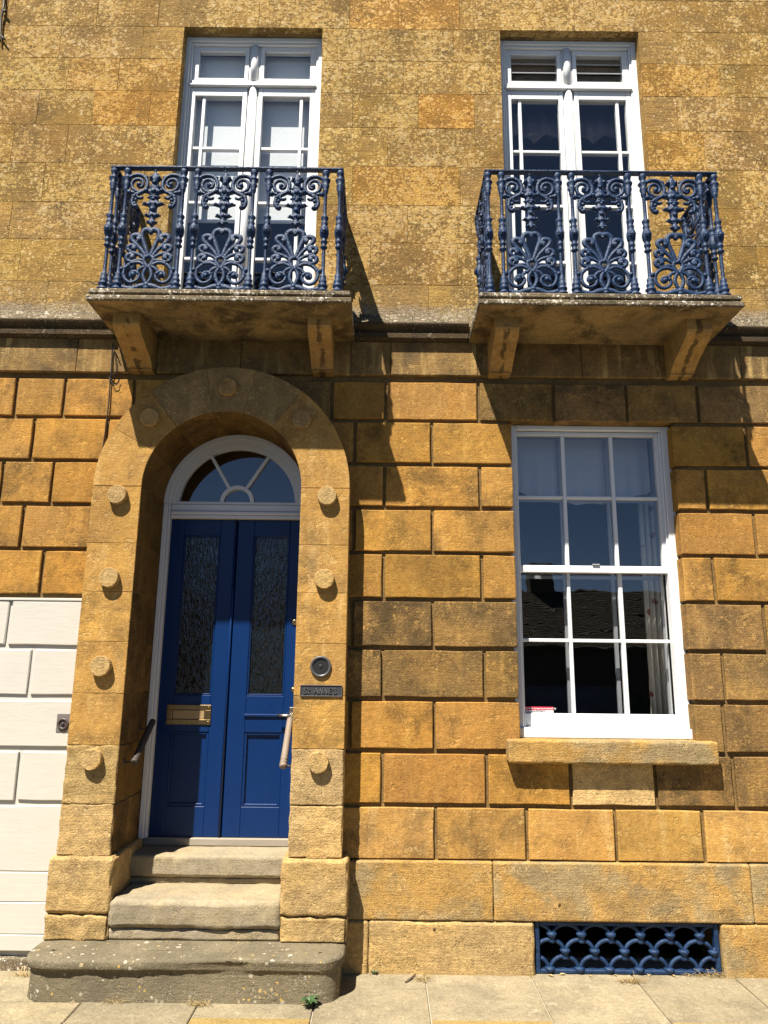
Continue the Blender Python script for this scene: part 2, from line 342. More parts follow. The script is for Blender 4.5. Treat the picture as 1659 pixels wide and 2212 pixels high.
    def ring(s, cx, cz, r0, r1, a0, a1, y0, y1, n=24):
        rows = []
        for i in range(n + 1):
            a = a0 + (a1 - a0) * i / n; c, q = math.cos(a), math.sin(a)
            rows.append(s.addv([(cx + r0 * c, y0, cz + r0 * q), (cx + r1 * c, y0, cz + r1 * q), (cx + r1 * c, y1, cz + r1 * q), (cx + r0 * c, y1, cz + r0 * q)]))
        for a, b in zip(rows, rows[1:]):
            for j in range(4): s.face((a + j, a + (j + 1) % 4, b + (j + 1) % 4, b + j))
        s.face([rows[0] + j for j in range(4)][::-1]); s.face([rows[-1] + j for j in range(4)])
        return s
    def ball(s, c, r, seg=8, sy=1.0):
        prof = [(max(1e-4, math.sin(math.pi * i / 6)) * r, -math.cos(math.pi * i / 6) * r) for i in range(7)]
        n0 = len(s.v); s.lathe(prof, seg, c)
        for i in range(n0, len(s.v)):
            x, y, z = s.v[i]; s.v[i] = (x, c[1] + (y - c[1]) * sy, z)
        return s
    def mesh(s, name, origin=(0, 0, 0)):
        me = bpy.data.meshes.new(name); o = Vector(origin)
        me.from_pydata([tuple(Vector(q) - o) for q in s.v], [], s.f); me.validate()
        if len(me.polygons) == len(s.sm): me.polygons.foreach_set('use_smooth', s.sm)
        bm = bmesh.new(); bm.from_mesh(me); bmesh.ops.recalc_face_normals(bm, faces=bm.faces); bm.to_mesh(me); bm.free()
        me.update(); return me
    def build(s, name, mat, parent=None, origin=None):
        if origin is None:
            xs, ys, zs = zip(*s.v); origin = ((min(xs) + max(xs)) / 2, (min(ys) + max(ys)) / 2, min(zs))
        me = s.mesh(name, origin); me.materials.append(M[mat])
        o = bpy.data.objects.new(name, me); COL.objects.link(o); return attach(o, parent, origin)
def smooth_path(pts, n=5, closed=False):
    out = []; N = len(pts); pts = [Vector(p) for p in pts]
    for i in range(N if closed else N - 1):
        g = lambda j: pts[j % N] if closed else pts[max(0, min(N - 1, j))]
        p0, p1, p2, p3 = g(i - 1), g(i), g(i + 1), g(i + 2)
        for k in range(n):
            t = k / n
            out.append(0.5 * ((2 * p1) + (p2 - p0) * t + (2 * p0 - 5 * p1 + 4 * p2 - p3) * t * t + (3 * p1 - p0 - 3 * p2 + p3) * t ** 3))
    if not closed: out.append(pts[-1])
    return out
def fb(p, f, s=0.0): return mnoise.noise(Vector(p) * f + Vector((s, s * 1.7, s * 0.6)))
def block(x0, x1, z0, z1, yf, yb, bev=0.004, jit=0.0016):
    """dressed stone: slightly uneven arris, chamfered"""
    nx = max(2, min(5, int((x1 - x0) / 0.12))); nz = 2
    ring = [(x0 + (x1 - x0) * i / nx, z0) for i in range(nx)] + [(x1, z0 + (z1 - z0) * i / nz) for i in range(nz)] + \
           [(x1 - (x1 - x0) * i / nx, z1) for i in range(nx)] + [(x0, z1 - (z1 - z0) * i / nz) for i in range(nz)]
    cx, cz = (x0 + x1) / 2, (z0 + z1) / 2; m = MB()
    R = random.uniform; jr = [(a + R(-jit, jit), z + R(-jit, jit)) for a, z in ring]
    inn = []
    for a, z in jr:
        b = bev * R(0.7, 1.5)
        inn.append((a + math.copysign(min(b, abs(cx - a)), cx - a) if (abs(a - x0) < 0.004 or abs(a - x1) < 0.004) else a,
                    z + math.copysign(b, cz - z) if (abs(z - z0) < 0.004 or abs(z - z1) < 0.004) else z))
    n = len(ring); dy = R(-jit, jit)
    A = m.addv([(a, yf + dy + R(-.0006, .0006), z) for a, z in inn]); B = m.addv([(a, yf + bev + dy, z) for a, z in jr]); C = m.addv([(a, yb, z) for a, z in jr])
    m.face([A + i for i in range(n)])
    for i in range(n):
        j = (i + 1) % n; m.face((A + i, B + i, B + j, A + j)); m.face((B + i, C + i, C + j, B + j))
    return m
def worn(x0, x1, y0, y1, z0, z1, res=0.03, rnd=0.012, amp=0.003, chip=0.006, seed=0.0, fn=None, freq=14.0, sm=True):
    """weathered stone: gridded box with rounded arrises, noise and chipped edges; fn maps the point afterwards"""
    def ticks(a, b):
        r = min(rnd, (b - a) * 0.3); n = max(1, round((b - a - 2 * r) / res))
        e = min(0.006, (b - a - 2 * r) * 0.2); return [a, a + r * 0.45, a + r, a + r + e] + [a + r + (b - a - 2 * r) * i / n for i in range(1, n)] + [b - r - e, b - r, b - r * 0.45, b]
    T = [ticks(x0, x1), ticks(y0, y1), ticks(z0, z1)]; lo = Vector((x0, y0, z0)); hi = Vector((x1, y1, z1))
    m = MB(); cache = {}
    def vid(i, j, k):
        key = (i, j, k)
        if key in cache: return cache[key]
        p = Vector((T[0][i], T[1][j], T[2][k])); nb = 0
        q = Vector([min(max(p[a], lo[a] + rnd), hi[a] - rnd) if hi[a] - lo[a] > 2 * rnd else (lo[a] + hi[a]) / 2 for a in range(3)])
        d = p - q; edge = sum(1 for a in range(3) if abs(d[a]) > rnd * 0.3)
        if d.length > 1e-6: nn = d.normalized(); p = q + nn * min(rnd, d.length)
        else: nn = Vector((0, 0, 0))
        a = fb(p, freq, seed) * amp + fb(p, freq * 3.2, seed + 9) * amp * 0.45
        if edge > 1:
            c = max(0.0, fb(p, 9.0, seed + 4) + 0.15) + max(0, fb(p, 31.0, seed + 7)) * 0.6
            a -= chip * c * 1.3
        p = p + nn * a
        if fn: p = Vector(fn(p))
        cache[key] = m.addv([p]); return cache[key]
    nx, ny, nz = [len(t) - 1 for t in T]
    for i in range(nx):
        for j in range(ny):
            m.face((vid(i, j, 0), vid(i, j + 1, 0), vid(i + 1, j + 1, 0), vid(i + 1, j, 0)), sm); m.face((vid(i, j, nz), vid(i + 1, j, nz), vid(i + 1, j + 1, nz), vid(i, j + 1, nz)), sm)
    for i in range(nx):
        for k in range(nz):
            m.face((vid(i, 0, k), vid(i + 1, 0, k), vid(i + 1, 0, k + 1), vid(i, 0, k + 1)), sm); m.face((vid(i, ny, k), vid(i, ny, k + 1), vid(i + 1, ny, k + 1), vid(i + 1, ny, k)), sm)
    for j in range(ny):
        for k in range(nz):
            m.face((vid(0, j, k), vid(0, j, k + 1), vid(0, j + 1, k + 1), vid(0, j + 1, k)), sm); m.face((vid(nx, j, k), vid(nx, j + 1, k), vid(nx, j + 1, k + 1), vid(nx, j, k + 1)), sm)
    return m

# ================================================================== THE GROUND
GZ = -0.10
st = MB().box(-60, 60, -60, -2.2, GZ - 0.16, GZ - 0.13).build('street', 'asphalt'); tag(st, 'dark asphalt street in front of the stone house', kind='structure')
pv = MB().box(-8, 8, -2.0, 0.3, GZ - 0.08, GZ - 0.012).build('pavement', 'mortar'); tag(pv, 'pale flagstone pavement along the house front', kind='structure')
kb = MB().box(-8, 8, -2.2, -2.0, GZ - 0.14, GZ + 0.0, 0.01).build('kerb', 'flag_stone'); tag(kb, 'pale stone kerb between pavement and street', kind='structure')
def flag(x0, x1, y0, y1, tint=(1, 1, 1)):
    g = 0.004; m = MB()
    t = random.uniform(-0.002, 0.002)
    m.box(x0 + g, x1 - g, y0 + g, y1 - g, GZ - 0.05, GZ + t, 0.004)
    o = m.build('flagstone', 'flag_stone', pv); o.color = (*tint, 1); return o
fx = [PG(px, py, GZ).x for px, py in ((155, 2187), (416, 2190), (676, 2180), (930, 2190), (1177, 2170), (1430, 2185))]
fx = [fx[0] - 1.9, fx[0] - 0.95] + fx + [fx[-1] + 0.6 * i for i in range(1, 4)]
yr = PG(829, 2202, GZ).y; YEL = (1.05, 0.88, 0.50)
for i in range(len(fx) - 1):
    a, b = fx[i], fx[i + 1]; r = random.uniform(0.9, 1.06); tn = (r, r * 0.985, r * 0.95)
    if i < 2:
        y1 = PG(100, 2163, GZ).y; y2 = PG(100, 2204, GZ).y
        flag(a, b, y1, 0.02, tn); flag(a, b, y2, y1, (1, .97, .9)); flag(a, b, -2.0, y2, tn)
    elif i % 2 == 1:
        flag(a, b, yr, 0.02, tn); flag(a, b, -1.4, yr, YEL); flag(a, b, -2.0, -1.4, tn)
    else:
        flag(a, b, -1.15, 0.02, tn); flag(a, b, -2.0, -1.15, tn)

# ================================================================== THE HOUSE
house = empty('stone_house', (0, 0, GZ), 'golden limestone townhouse front with arched blue doorway, tall windows and stone balconies', 'house')
AC, RI, RO_, ZC = -1.077, 0.528, 0.848, 2.828          # door arch centre, radii, springing
YA, YF = -0.155, 0.35                                  # arch face, white frame face
WX0, WX1, WZ0, WZ1 = 0.880, 2.000, 1.245, 3.366        # ground window opening
UW = [(-1.627, -0.528), (0.880, 1.980)]                # upper window openings
UZ0, UZ1 = 4.03, 6.632
XL, XR = -4.2, 4.2
SU = [7.35, 6.935, 6.632, 6.330, 6.032, 5.722, 5.383, 5.052, 4.741, 4.398, 4.10]
# wall core behind the facing stones: the bottoms of the channels
core = MB(); YC, YB = 0.021, 0.40
c = 0.022
for x0, x1, z0, z1 in ((XL, -1.62, -0.4, 3.95), (-0.53, 0.925, -0.4, 0.19), (2.095, XR, -0.4, 0.19), (0.925, 2.095, -0.4, GZ - 0.02), (-0.53, WX0 - c, 0.19, 3.95), (WX1 + c, XR, 0.19, 3.95), (WX0 - c, WX1 + c, 0.19, WZ0 - 0.05), (WX0 - c, WX1 + c, WZ1 + 0.004, 3.95), (-1.62, -0.53, 3.40, 3.95)):
    core.box(x0, x1, YC, YB, z0, z1)
core.build('wall_core', 'channel_stone', house)
core = MB()
for x0, x1, z0, z1 in ((XL, UW[0][0] - .004, 3.95, SU[0]), (UW[0][1] + .004, UW[1][0] - .004, 3.95, SU[0]), (UW[1][1] + .004, XR, 3.95, SU[0]), (UW[0][0] - .004, UW[0][1] + .004, UZ1 + .004, SU[0]), (UW[1][0] - .004, UW[1][1] + .004, UZ1 + .004, SU[0]),
                       (UW[0][0] - .004, UW[0][1] + .004, 3.95, UZ0 - .01), (UW[1][0] - .004, UW[1][1] + .004, 3.95, UZ0 - .01)):
    core.box(x0, x1, 0.005, YB, z0, z1)
core.build('wall_core', 'channel_stone', house)

def course(z0, z1, joints, cuts, mat, gap, yf, yb, bev, tints=None, mats=None, jit=0.0016):
    """lay one course of stones between joints, leaving out the openings"""
    js = sorted(joints)
    for a, b in zip(js, js[1:]):
        segs = [(a, b)]
        for c0, c1 in cuts:
            nxt = []
            for s, e in segs:
                if e <= c0 or s >= c1: nxt.append((s, e)); continue
                if s < c0: nxt.append((s, c0 + gap / 2))
                if e > c1: nxt.append((c1 - gap / 2, e))
            segs = nxt
        for s, e in segs:
            if e - s < 0.06: continue
            mid = (s + e) / 2; t = (1, 1, 1); mt = mat
            if tints: t = tints(mid, (z0 + z1) / 2)
            if mats: mt = mats(mid, (z0 + z1) / 2) or mat
            o = block(s + gap / 2, e - gap / 2, z0, z1, yf, yb, bev, jit).build('stone', mt, house); o.color = (*t, 1)
            if mt == 'worn_stone': o.color = (1.3, 1.28, 1.25, 1)

# ---- upper ashlar
def jx(pxs, py): return [P(px, py, 0).x for px in pxs]
up_rows = [((6.935, 7.35), []), 
    ((6.632, 6.935), jx([210, 343, 560, 756, 861, 993, 1240, 1462, 1611], 30)),
    ((6.330, 6.632), jx([129, 307, 780, 980, 1454, 1598], 97)),
    ((6.032, 6.330), jx([146, 256, 871, 1554], 165)),
    ((5.722, 6.032), jx([81, 200, 323, 762, 904, 1025, 1463, 1634], 240)),
    ((5.383, 5.722), jx([26, 143, 838, 1522], 320)),
    ((5.052, 5.383), jx([93, 310, 761, 994, 1480, 1647], 400)),
    ((4.741, 5.052), jx([22, 290, 881, 1598], 480)),
    ((4.398, 4.741), jx([42, 230, 800, 989, 1470, 1636], 565)),
    ((4.07, 4.398), jx([100, 926, 1560], 650))]
def up_tint(x, z):
    r = random.random()
    for tx, tz, t in ((0.10, 6.75, (1.14, 1.0, .8)), (0.33, 5.9, (1.16, .99, .74)), (-1.9, 5.9, (1.14, .98, .74)), (0.1, 5.2, (1.1, .99, .8)), (-2.1, 6.2, (1.08, .99, .84)), (2.3, 6.15, (1.1, .99, .8)), (2.2, 5.55, (1.1, 1, .8)), (1.95, 5.6, (1.1, 1, .8))):
        if abs(x - tx) < 0.3 and abs(z - tz) < 0.16: return t
    b = random.uniform(0.95, 1.10); return (b, b * random.uniform(.98, 1.02), b * random.uniform(.92, 1.06))
def up_mat(x, z):
    if z < 4.42: return 'upper_foot'
    for wx0, wx1 in UW:
        if (abs(x - wx1) < 0.17 or abs(x - wx0) < 0.17) and z < 6.6 and random.random() < 0.75: return 'upper_plain'
    if x < -1.7 and z < 4.9: return 'upper_plain'
    return None
for (z0, z1), js in up_rows:
    js = list(js) + [XL, XR]
    lo, hi = min(js[:-2] or [XL + .6]), max(js[:-2] or [XR - .6])
    a = lo - 0.72
    while a > XL + 0.3: js.append(a); a -= random.uniform(.55, .8)
    a = hi + 0.72
    while a < XR - 0.3: js.append(a); a += random.uniform(.55, .8)
    if not up_rows[0][1] and z0 > 6.9: js += [-2.4, -1.6, -.9, -.1, .6, 1.2, 2.0]
    course(z0 + .0009, z1 - .0009, js, UW if z1 < 6.7 else [], 'upper_stone', 0.0022, 0.0, 0.06, 0.0012, up_tint, up_mat, jit=0.0007)
# reveals of the upper windows: jamb returns, head and threshold, one stone each
for wx0, wx1 in UW:
    for xs in ((wx0 - .05, wx0), (wx1, wx1 + .05)):
        for k in range(8):
            za, zb = SU[3 + k - 1], SU[3 + k]
            if zb < UZ0: zb = UZ0
            MB().box(xs[0], xs[1], 0.0605, 0.2, zb + .001, za - .001, .003).build('stone', 'upper_plain', house)
    MB().box(wx0 - .05, wx1 + .05, 0.0605, 0.24, UZ1, UZ1 + 0.1, .004).build('stone', 'soffit_stone', house)

# ---- cornice (string course) between the storeys, in stretches between the balcony slabs
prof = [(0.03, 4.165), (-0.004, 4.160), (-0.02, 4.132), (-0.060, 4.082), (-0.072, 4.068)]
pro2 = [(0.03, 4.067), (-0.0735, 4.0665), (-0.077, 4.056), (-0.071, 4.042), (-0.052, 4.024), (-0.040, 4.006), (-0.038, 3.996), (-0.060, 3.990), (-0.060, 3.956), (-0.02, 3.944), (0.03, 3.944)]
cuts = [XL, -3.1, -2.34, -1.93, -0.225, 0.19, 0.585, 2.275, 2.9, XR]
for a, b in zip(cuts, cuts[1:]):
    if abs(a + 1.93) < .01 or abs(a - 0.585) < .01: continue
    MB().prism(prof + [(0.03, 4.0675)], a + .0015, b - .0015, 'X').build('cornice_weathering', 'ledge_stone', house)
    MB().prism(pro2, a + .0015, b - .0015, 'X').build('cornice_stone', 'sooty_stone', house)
# ---- frieze band under it
for a, b in zip(*(lambda q: (q, q[1:]))([XL, -3.4, -2.83, P(166, 790, 0).x, -1.62, P(521, 770, 0).x, -0.25, P(844, 790, 0).x, 0.65, P(1255, 780, 0).x, 1.95, P(1600, 800, 0).x, 3.2, XR])):
    block(a + .0015, b - .0015, 3.692, 3.9438, -0.014, 0.10, .004).build('frieze_stone', 'frieze_stone', house)

# ---- rusticated ground floor
ZR = {'z': (3.369, 3.643), 'A': (3.056, 3.343), 'B': (2.748, 3.029), 'C': (2.439, 2.719), 'D': (2.128, 2.413), 'E': (1.812, 2.102), 'F': (1.491, 1.783), 'G': (1.174, 1.461), 'H': (0.849, 1.142), 'I': (0.528, 0.821)}
PYR = {'z': 866, 'A': 956, 'B': 1050, 'C': 1145, 'D': 1243, 'E': 1347, 'F': 1455, 'G': 1566, 'H': 1680, 'I': 1800}
right = {'z': [717, 833.5, 1033.5, 1196, 1353, 1507], 'A': [766, 933, 1612], 'B': [830.5, 1037, 1526], 'C': [764, 934, 1631.5], 'D': [828, 1041, 1543], 'E': [760, 935.5, 1652],
         'F': [826.5, 1047, 1563.5], 'G': [755, 938], 'H': [825.5, 1052, 1233, 1416, 1586], 'I': [941, 1139, 1330.5, 1520]}
left = {'z': [32, 137.5, 288], 'A': [69, 229], 'B': [2, 111], 'C': [46], 'D': [89]}
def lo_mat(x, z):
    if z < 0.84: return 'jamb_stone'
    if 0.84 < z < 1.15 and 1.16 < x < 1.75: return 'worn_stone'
    if z > 3.36 and (x > 0.7 or x < -0.4): return 'rust_dark'  # top course: grey-brown patina, with balcony shade put into the tone too
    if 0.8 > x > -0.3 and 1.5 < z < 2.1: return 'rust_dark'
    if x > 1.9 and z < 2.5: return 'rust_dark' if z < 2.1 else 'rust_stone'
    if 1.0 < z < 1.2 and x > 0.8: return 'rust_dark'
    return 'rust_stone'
def lo_tint(x, z):
    b = random.uniform(0.90, 1.12); return (b, b * random.uniform(0.97, 1.025), b * random.uniform(0.88, 1.10))
wcut = [(WX0, WX1)]
for r, (z0, z1) in ZR.items():
    js = jx(right[r], PYR[r]); a = js[-1] + random.uniform(.55, .7)
    while a < XR - .4: js.append(a); a += random.uniform(.5, .72)
    dx = {'z': -1.1, 'A': -0.565, 'B': -0.548}.get(r, -0.30)
    js = [q for q in js if q > dx + 0.02] + [dx, XR]
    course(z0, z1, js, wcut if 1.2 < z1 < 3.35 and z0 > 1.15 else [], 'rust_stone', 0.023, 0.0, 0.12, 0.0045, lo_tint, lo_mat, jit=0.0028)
    if r in left:
        js = jx(left[r], PYR[r]); dx = {'z': -1.1, 'A': -1.59, 'B': -1.606}.get(r, -1.85)
        a = min(js) - .6
        while a > XL + .3: js.append(a); a -= .62
        js = [q for q in js if q < dx - .02] + [dx, XL]
        course(z0, z1, js, [], 'rust_stone', 0.023, 0.0, 0.12, 0.0045, lo_tint, jit=0.0028)
# the half row that is cut by the window sill keeps its full height either side (row G sits behind the sill ends)
# ---- plinth and base
for a, b in zip(*(lambda q: (q, q[1:]))([-0.26, P(1065, 1920, 0).x, P(1622, 1925, 0).x, 3.3, XR])):
    worn(a + .0015, b - .0015, -0.024, 0.12, 0.190, 0.519, 0.06, 0.007, 0.002, 0.004, a * 5).build('plinth_stone', 'plinth_stone', house)
GX0, GX1 = P(1157, 2040, -.02).x, P(1559, 2045, -.02).x
for a, b in ((-0.26, P(796, 2050, 0).x), (P(796, 2050, 0).x, GX0 - 0.004), (GX1 + 0.004, 3.0), (3.0, XR)):
    worn(a + .0015, b - .0015, -0.028, 0.12, GZ - 0.06, 0.186, 0.05, 0.014, 0.004, 0.010, a * 3 + 1).build('base_stone', 'worn_stone' if a < 1 else 'plinth_stone', house)

# ---- arched door surround
jl = [0.560, P(200, 1737, YA).z, P(250, 1610, YA).z, P(260, 1498, YA).z, P(260, 1386, YA).z, P(260, 1278, YA).z, P(270, 1173, YA).z, P(250, 1042, YA).z]
jr = [0.560, P(690, 1741, YA).z, P(690, 1618, YA).z, P(690, 1503, YA).z, P(690, 1390, YA).z, P(690, 1281, YA).z, P(690, 1177, YA).z, P(690, 1046, YA).z]
XJ = (AC - RO_, AC - RI, AC + RI, AC + RO_)
surround = []
for side, zz in ((0, jl), (1, jr)):
    x0, x1 = (XJ[0], XJ[1]) if side == 0 else (XJ[2], XJ[3])
    for i, (za, zb) in enumerate(zip(zz, zz[1:])):
        low = i < 2
        zb = min(zb, ZC - 0.002) if i == len(zz) - 2 else zb
        o = worn(x0, x1, YA, YF + 0.02, za + .0006, zb - .0006, 0.035 if not low else 0.022, 0.0025 if not low else 0.005, 0.0008 if not low else 0.0065, 0.003 if not low else 0.007, 11.3 * i + side * 5, sm=low).build('jamb_stone', 'worn_stone' if low else 'jamb_stone', house)
        b = random.uniform(.94, 1.08); o.color = (b, b, b * random.uniform(.92, 1.05), 1)
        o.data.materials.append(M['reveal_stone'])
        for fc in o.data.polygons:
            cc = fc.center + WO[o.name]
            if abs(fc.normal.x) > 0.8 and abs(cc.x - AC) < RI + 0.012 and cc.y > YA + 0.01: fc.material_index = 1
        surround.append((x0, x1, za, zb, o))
    z_top = min(zz[-1], ZC)
va = [0, 32, 53, 77, 100, 128, 152, 180]
for i, (a0, a1) in enumerate(zip(va, va[1:])):
    a0r, a1r = math.radians(a0) + 0.0006, math.radians(a1) - 0.0006; rm = (RI + RO_) / 2
    def bend(p): return (AC + p.z * math.cos(p.x / rm), p.y, ZC + p.z * math.sin(p.x / rm))
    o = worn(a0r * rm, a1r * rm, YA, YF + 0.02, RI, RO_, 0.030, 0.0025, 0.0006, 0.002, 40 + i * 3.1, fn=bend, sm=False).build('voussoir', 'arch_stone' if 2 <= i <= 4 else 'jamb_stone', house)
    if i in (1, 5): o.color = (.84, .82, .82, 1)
    if True:
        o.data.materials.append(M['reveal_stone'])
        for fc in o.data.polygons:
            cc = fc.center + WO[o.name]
            if math.hypot(cc.x - AC, cc.z - ZC) < RI + 0.004 and cc.y > YA + 0.004: fc.material_index = 1  # soffit faces take the darker stone, deepening the arch shade by colour
    surround.append((a0r, a1r, None, None, o))
for side, zz in ((0, jl), (1, jr)):          # short stones from the last joint to the springing
    if zz[-1] < ZC - 0.01:
        x0, x1 = (XJ[0], XJ[1]) if side == 0 else (XJ[2], XJ[3])
        worn(x0, x1, YA, YF + .02, zz[-1] + .001, ZC - .001, .035, .0025, .0008, .003, 77 + side, sm=False).build('jamb_stone', 'jamb_stone', house)
def roundel(px, py, r, yh=0.045, half=False, rough=0.0):
    p = P(px, py, YA - yh); m = MB(); n = 26; ringsz = []
    sd = px * 0.37
    prof = [(1.0, 0.004), (1.0, -yh * 0.8), (0.96, -yh * 0.97), (0.93, -yh)]
    for rr, h in prof:
        pts = []
        for j in range(n):
            a = 2 * math.pi * j / n; q = r * rr * (1 + 0.02 * fb((math.cos(a), math.sin(a), h * 10), 2.2, sd) - rough * max(0, fb((math.cos(a) * 2, math.sin(a) * 2, 0), 1.5, sd)) * 0.1)
            z = p.z + q * math.sin(a)
            if half: z = max(z, 0.562)
            pts.append((p.x + q * math.cos(a), YA + h + rough * 0.0015 * fb((math.cos(a) * rr, math.sin(a) * rr, 0), 5, sd), z))
        ringsz.append(m.addv(pts))
    for a, b in zip(ringsz, ringsz[1:]):
        for j in range(n): m.face((a + j, a + (j + 1) % n, b + (j + 1) % n, b + j))
    m.face([ringsz[-1] + j for j in range(n)])
    best = None
    for s in surround:
        if s[2] is None:
            ang = math.atan2(p.z - ZC, p.x - AC)
            if p.z > ZC and s[0] <= ang <= s[1]: best = s[4]
        elif s[0] < p.x < s[1] and s[2] <= p.z + .03 <= s[3] + .05: best = best or s[4]
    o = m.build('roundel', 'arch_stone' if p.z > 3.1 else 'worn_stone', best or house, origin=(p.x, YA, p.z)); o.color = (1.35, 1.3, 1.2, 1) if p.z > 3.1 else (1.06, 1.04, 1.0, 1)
for px, py in ((322, 900), (491, 834), (652, 904)): roundel(px, py, 0.063, 0.030)
for px, py, rg in ((251, 1067, .3), (233, 1247, .2), (215, 1439, .1), (195, 1641, 1), (706, 1070, .4), (700, 1250, .3), (687, 1648, 1)): roundel(px, py, 0.064, 0.042, rough=rg)
for px, py in ((178, 1853), (684, 1858)): roundel(px, py, 0.062, 0.010, True)
# pedestals: two stones each side
PXL, PXR = P(93, 1985, -.18).x, P(752, 1900, -.18).x
for x0, x1, s in ((PXL, AC - RI + 0.035, 3.0), (AC + RI - 0.035, PXR, 8.0)):
    worn(x0, x1, -0.185, YF + 0.01, 0.252, 0.559, 0.022, 0.016, 0.006, 0.014, s).build('pedestal_stone', 'worn_stone', house)
    worn(x0 + 0.006, x1 - 0.004, -0.180, YF + 0.01, 0.106, 0.249, 0.020, 0.012, 0.008, 0.018, s + 1).build('pedestal_stone', 'worn_stone', house)

# ---- steps
def sag(z, k):
    def f(p):
        dz = 0
        if p.z > z - 0.06:
            u = (p.x - AC) / 0.5; dz = -k * max(0, 1 - u * u) * (0.6 + 0.4 * fb(p, 5, 2)) * min(1.0, max(0.0, (0.25 - p.y) * 3))
        return (p.x, p.y, p.z + dz)
    return f
xs0, xs1 = AC - RI - 0.004, AC + RI + 0.004
worn(xs0 + .035, xs1 - .035, -0.165, 0.36, 0.112, 0.175, .03, .012, .003, .008, 21).build('stone_step', 'step_stone', house)
worn(xs0 + .032, xs1 - .032, -0.185, 0.36, 0.176, 0.335, .016, .026, .007, .012, 23, fn=sag(.335, .012), freq=6).build('stone_step', 'step_stone', house)
worn(xs0, xs1, 0.155, 0.47, 0.33, 0.372, .03, .010, .004, .008, 25).build('stone_step', 'step_stone', house)
worn(xs0, xs1, 0.13, 0.47, 0.373, 0.503, .018, .018, .003, .006, 26, fn=sag(.503, .010)).build('stone_step', 'step_stone', house)
def dstep(x0, x1, yf, yb, z0, z1, rad, nose, seed):
    """bottom step: slab with rounded corners and an overhanging worn nosing"""
    out = []
    def outline(off):
        o = []; a0, a1, f = x0 - off, x1 + off, yf - off; r = rad + off
        o.append((a0, yb)); n = 8
        for i in range(6): o.append((a0, yb + (f + r - yb) * (i + 1) / 7))
        for i in range(n + 1):
            a = math.pi + math.pi / 2 * i / n; o.append((a0 + r + r * math.cos(a), f + r + r * math.sin(a)))
        for i in range(1, 48): o.append((a0 + r + (a1 - a0 - 2 * r) * i / 48, f))
        for i in range(n + 1):
            a = 1.5 * math.pi + math.pi / 2 * i / n; o.append((a1 - r + r * math.cos(a), f + r + r * math.sin(a)))
        for i in range(6): o.append((a1, f + r + (yb - f - r) * (i + 1) / 7))
        return o
    m = MB(); rings = []
    lv = [(0, z0), (0.004, z0 + .03), (0.0, z0 + 0.06), (0.0, z1 - 0.075), (-0.002, z1 - 0.058), (nose * .85, z1 - 0.052), (nose, z1 - 0.042), (nose, z1 - 0.014), (nose * 0.6, z1 - 0.002), (-0.03, z1 + .001), (-0.06, z1 + 0.002), (-0.14, z1 + 0.002), (-0.2, z1 + 0.002)]
    for off, z in lv:
        pts = []
        for x, y in outline(off):
            q = Vector((x, y, z)); d = fb(q, 9, seed) * 0.006 + fb(q, 28, seed) * 0.003
            lip = z1 - 0.06 < z < z1 - 0.005
            if lip: d += -0.014 * max(0, fb((x, 0, 0), 4.2, seed + 3)) * (1 if off > 0.01 else 0)
            if lip: d -= 0.016 * max(0, min(1, (x - x0 - .5) / .5)) * (off / max(nose, 1e-6))
            pts.append((x, y - d, z + fb(q, 6, seed + 5) * 0.004))
        rings.append(m.addv(pts)); n = len(pts)
    for a, b in zip(rings, rings[1:]):
        for j in range(n - 1): m.face((a + j, a + j + 1, b + j + 1, b + j), True)
    m.face([rings[-1] + j for j in range(n)]); m.face([rings[0] + j for j in range(n)][::-1])
    return m
sxl, sxr = P(68, 2062, -.25).x, P(747, 2065, -.25).x
dstep(sxl + .04, sxr - .03, -0.432, 0.0, GZ - 0.03, 0.110, 0.12, 0.026, 5).build('bottom_step', 'slab_step_stone', house)
# door threshold
MB().box(AC - RI + .004, AC + RI - .004, 0.372, 0.46, 0.504, 0.553, .006).build('threshold', 'timber', house)

# ---- ground window sill
worn(P(1097, 1600, -.07).x, P(1551, 1620, -.07).x, -0.085, 0.15, 1.100, 1.240, 0.03, 0.010, 0.003, 0.008, 31).build('window_sill', 'plinth_stone', house)

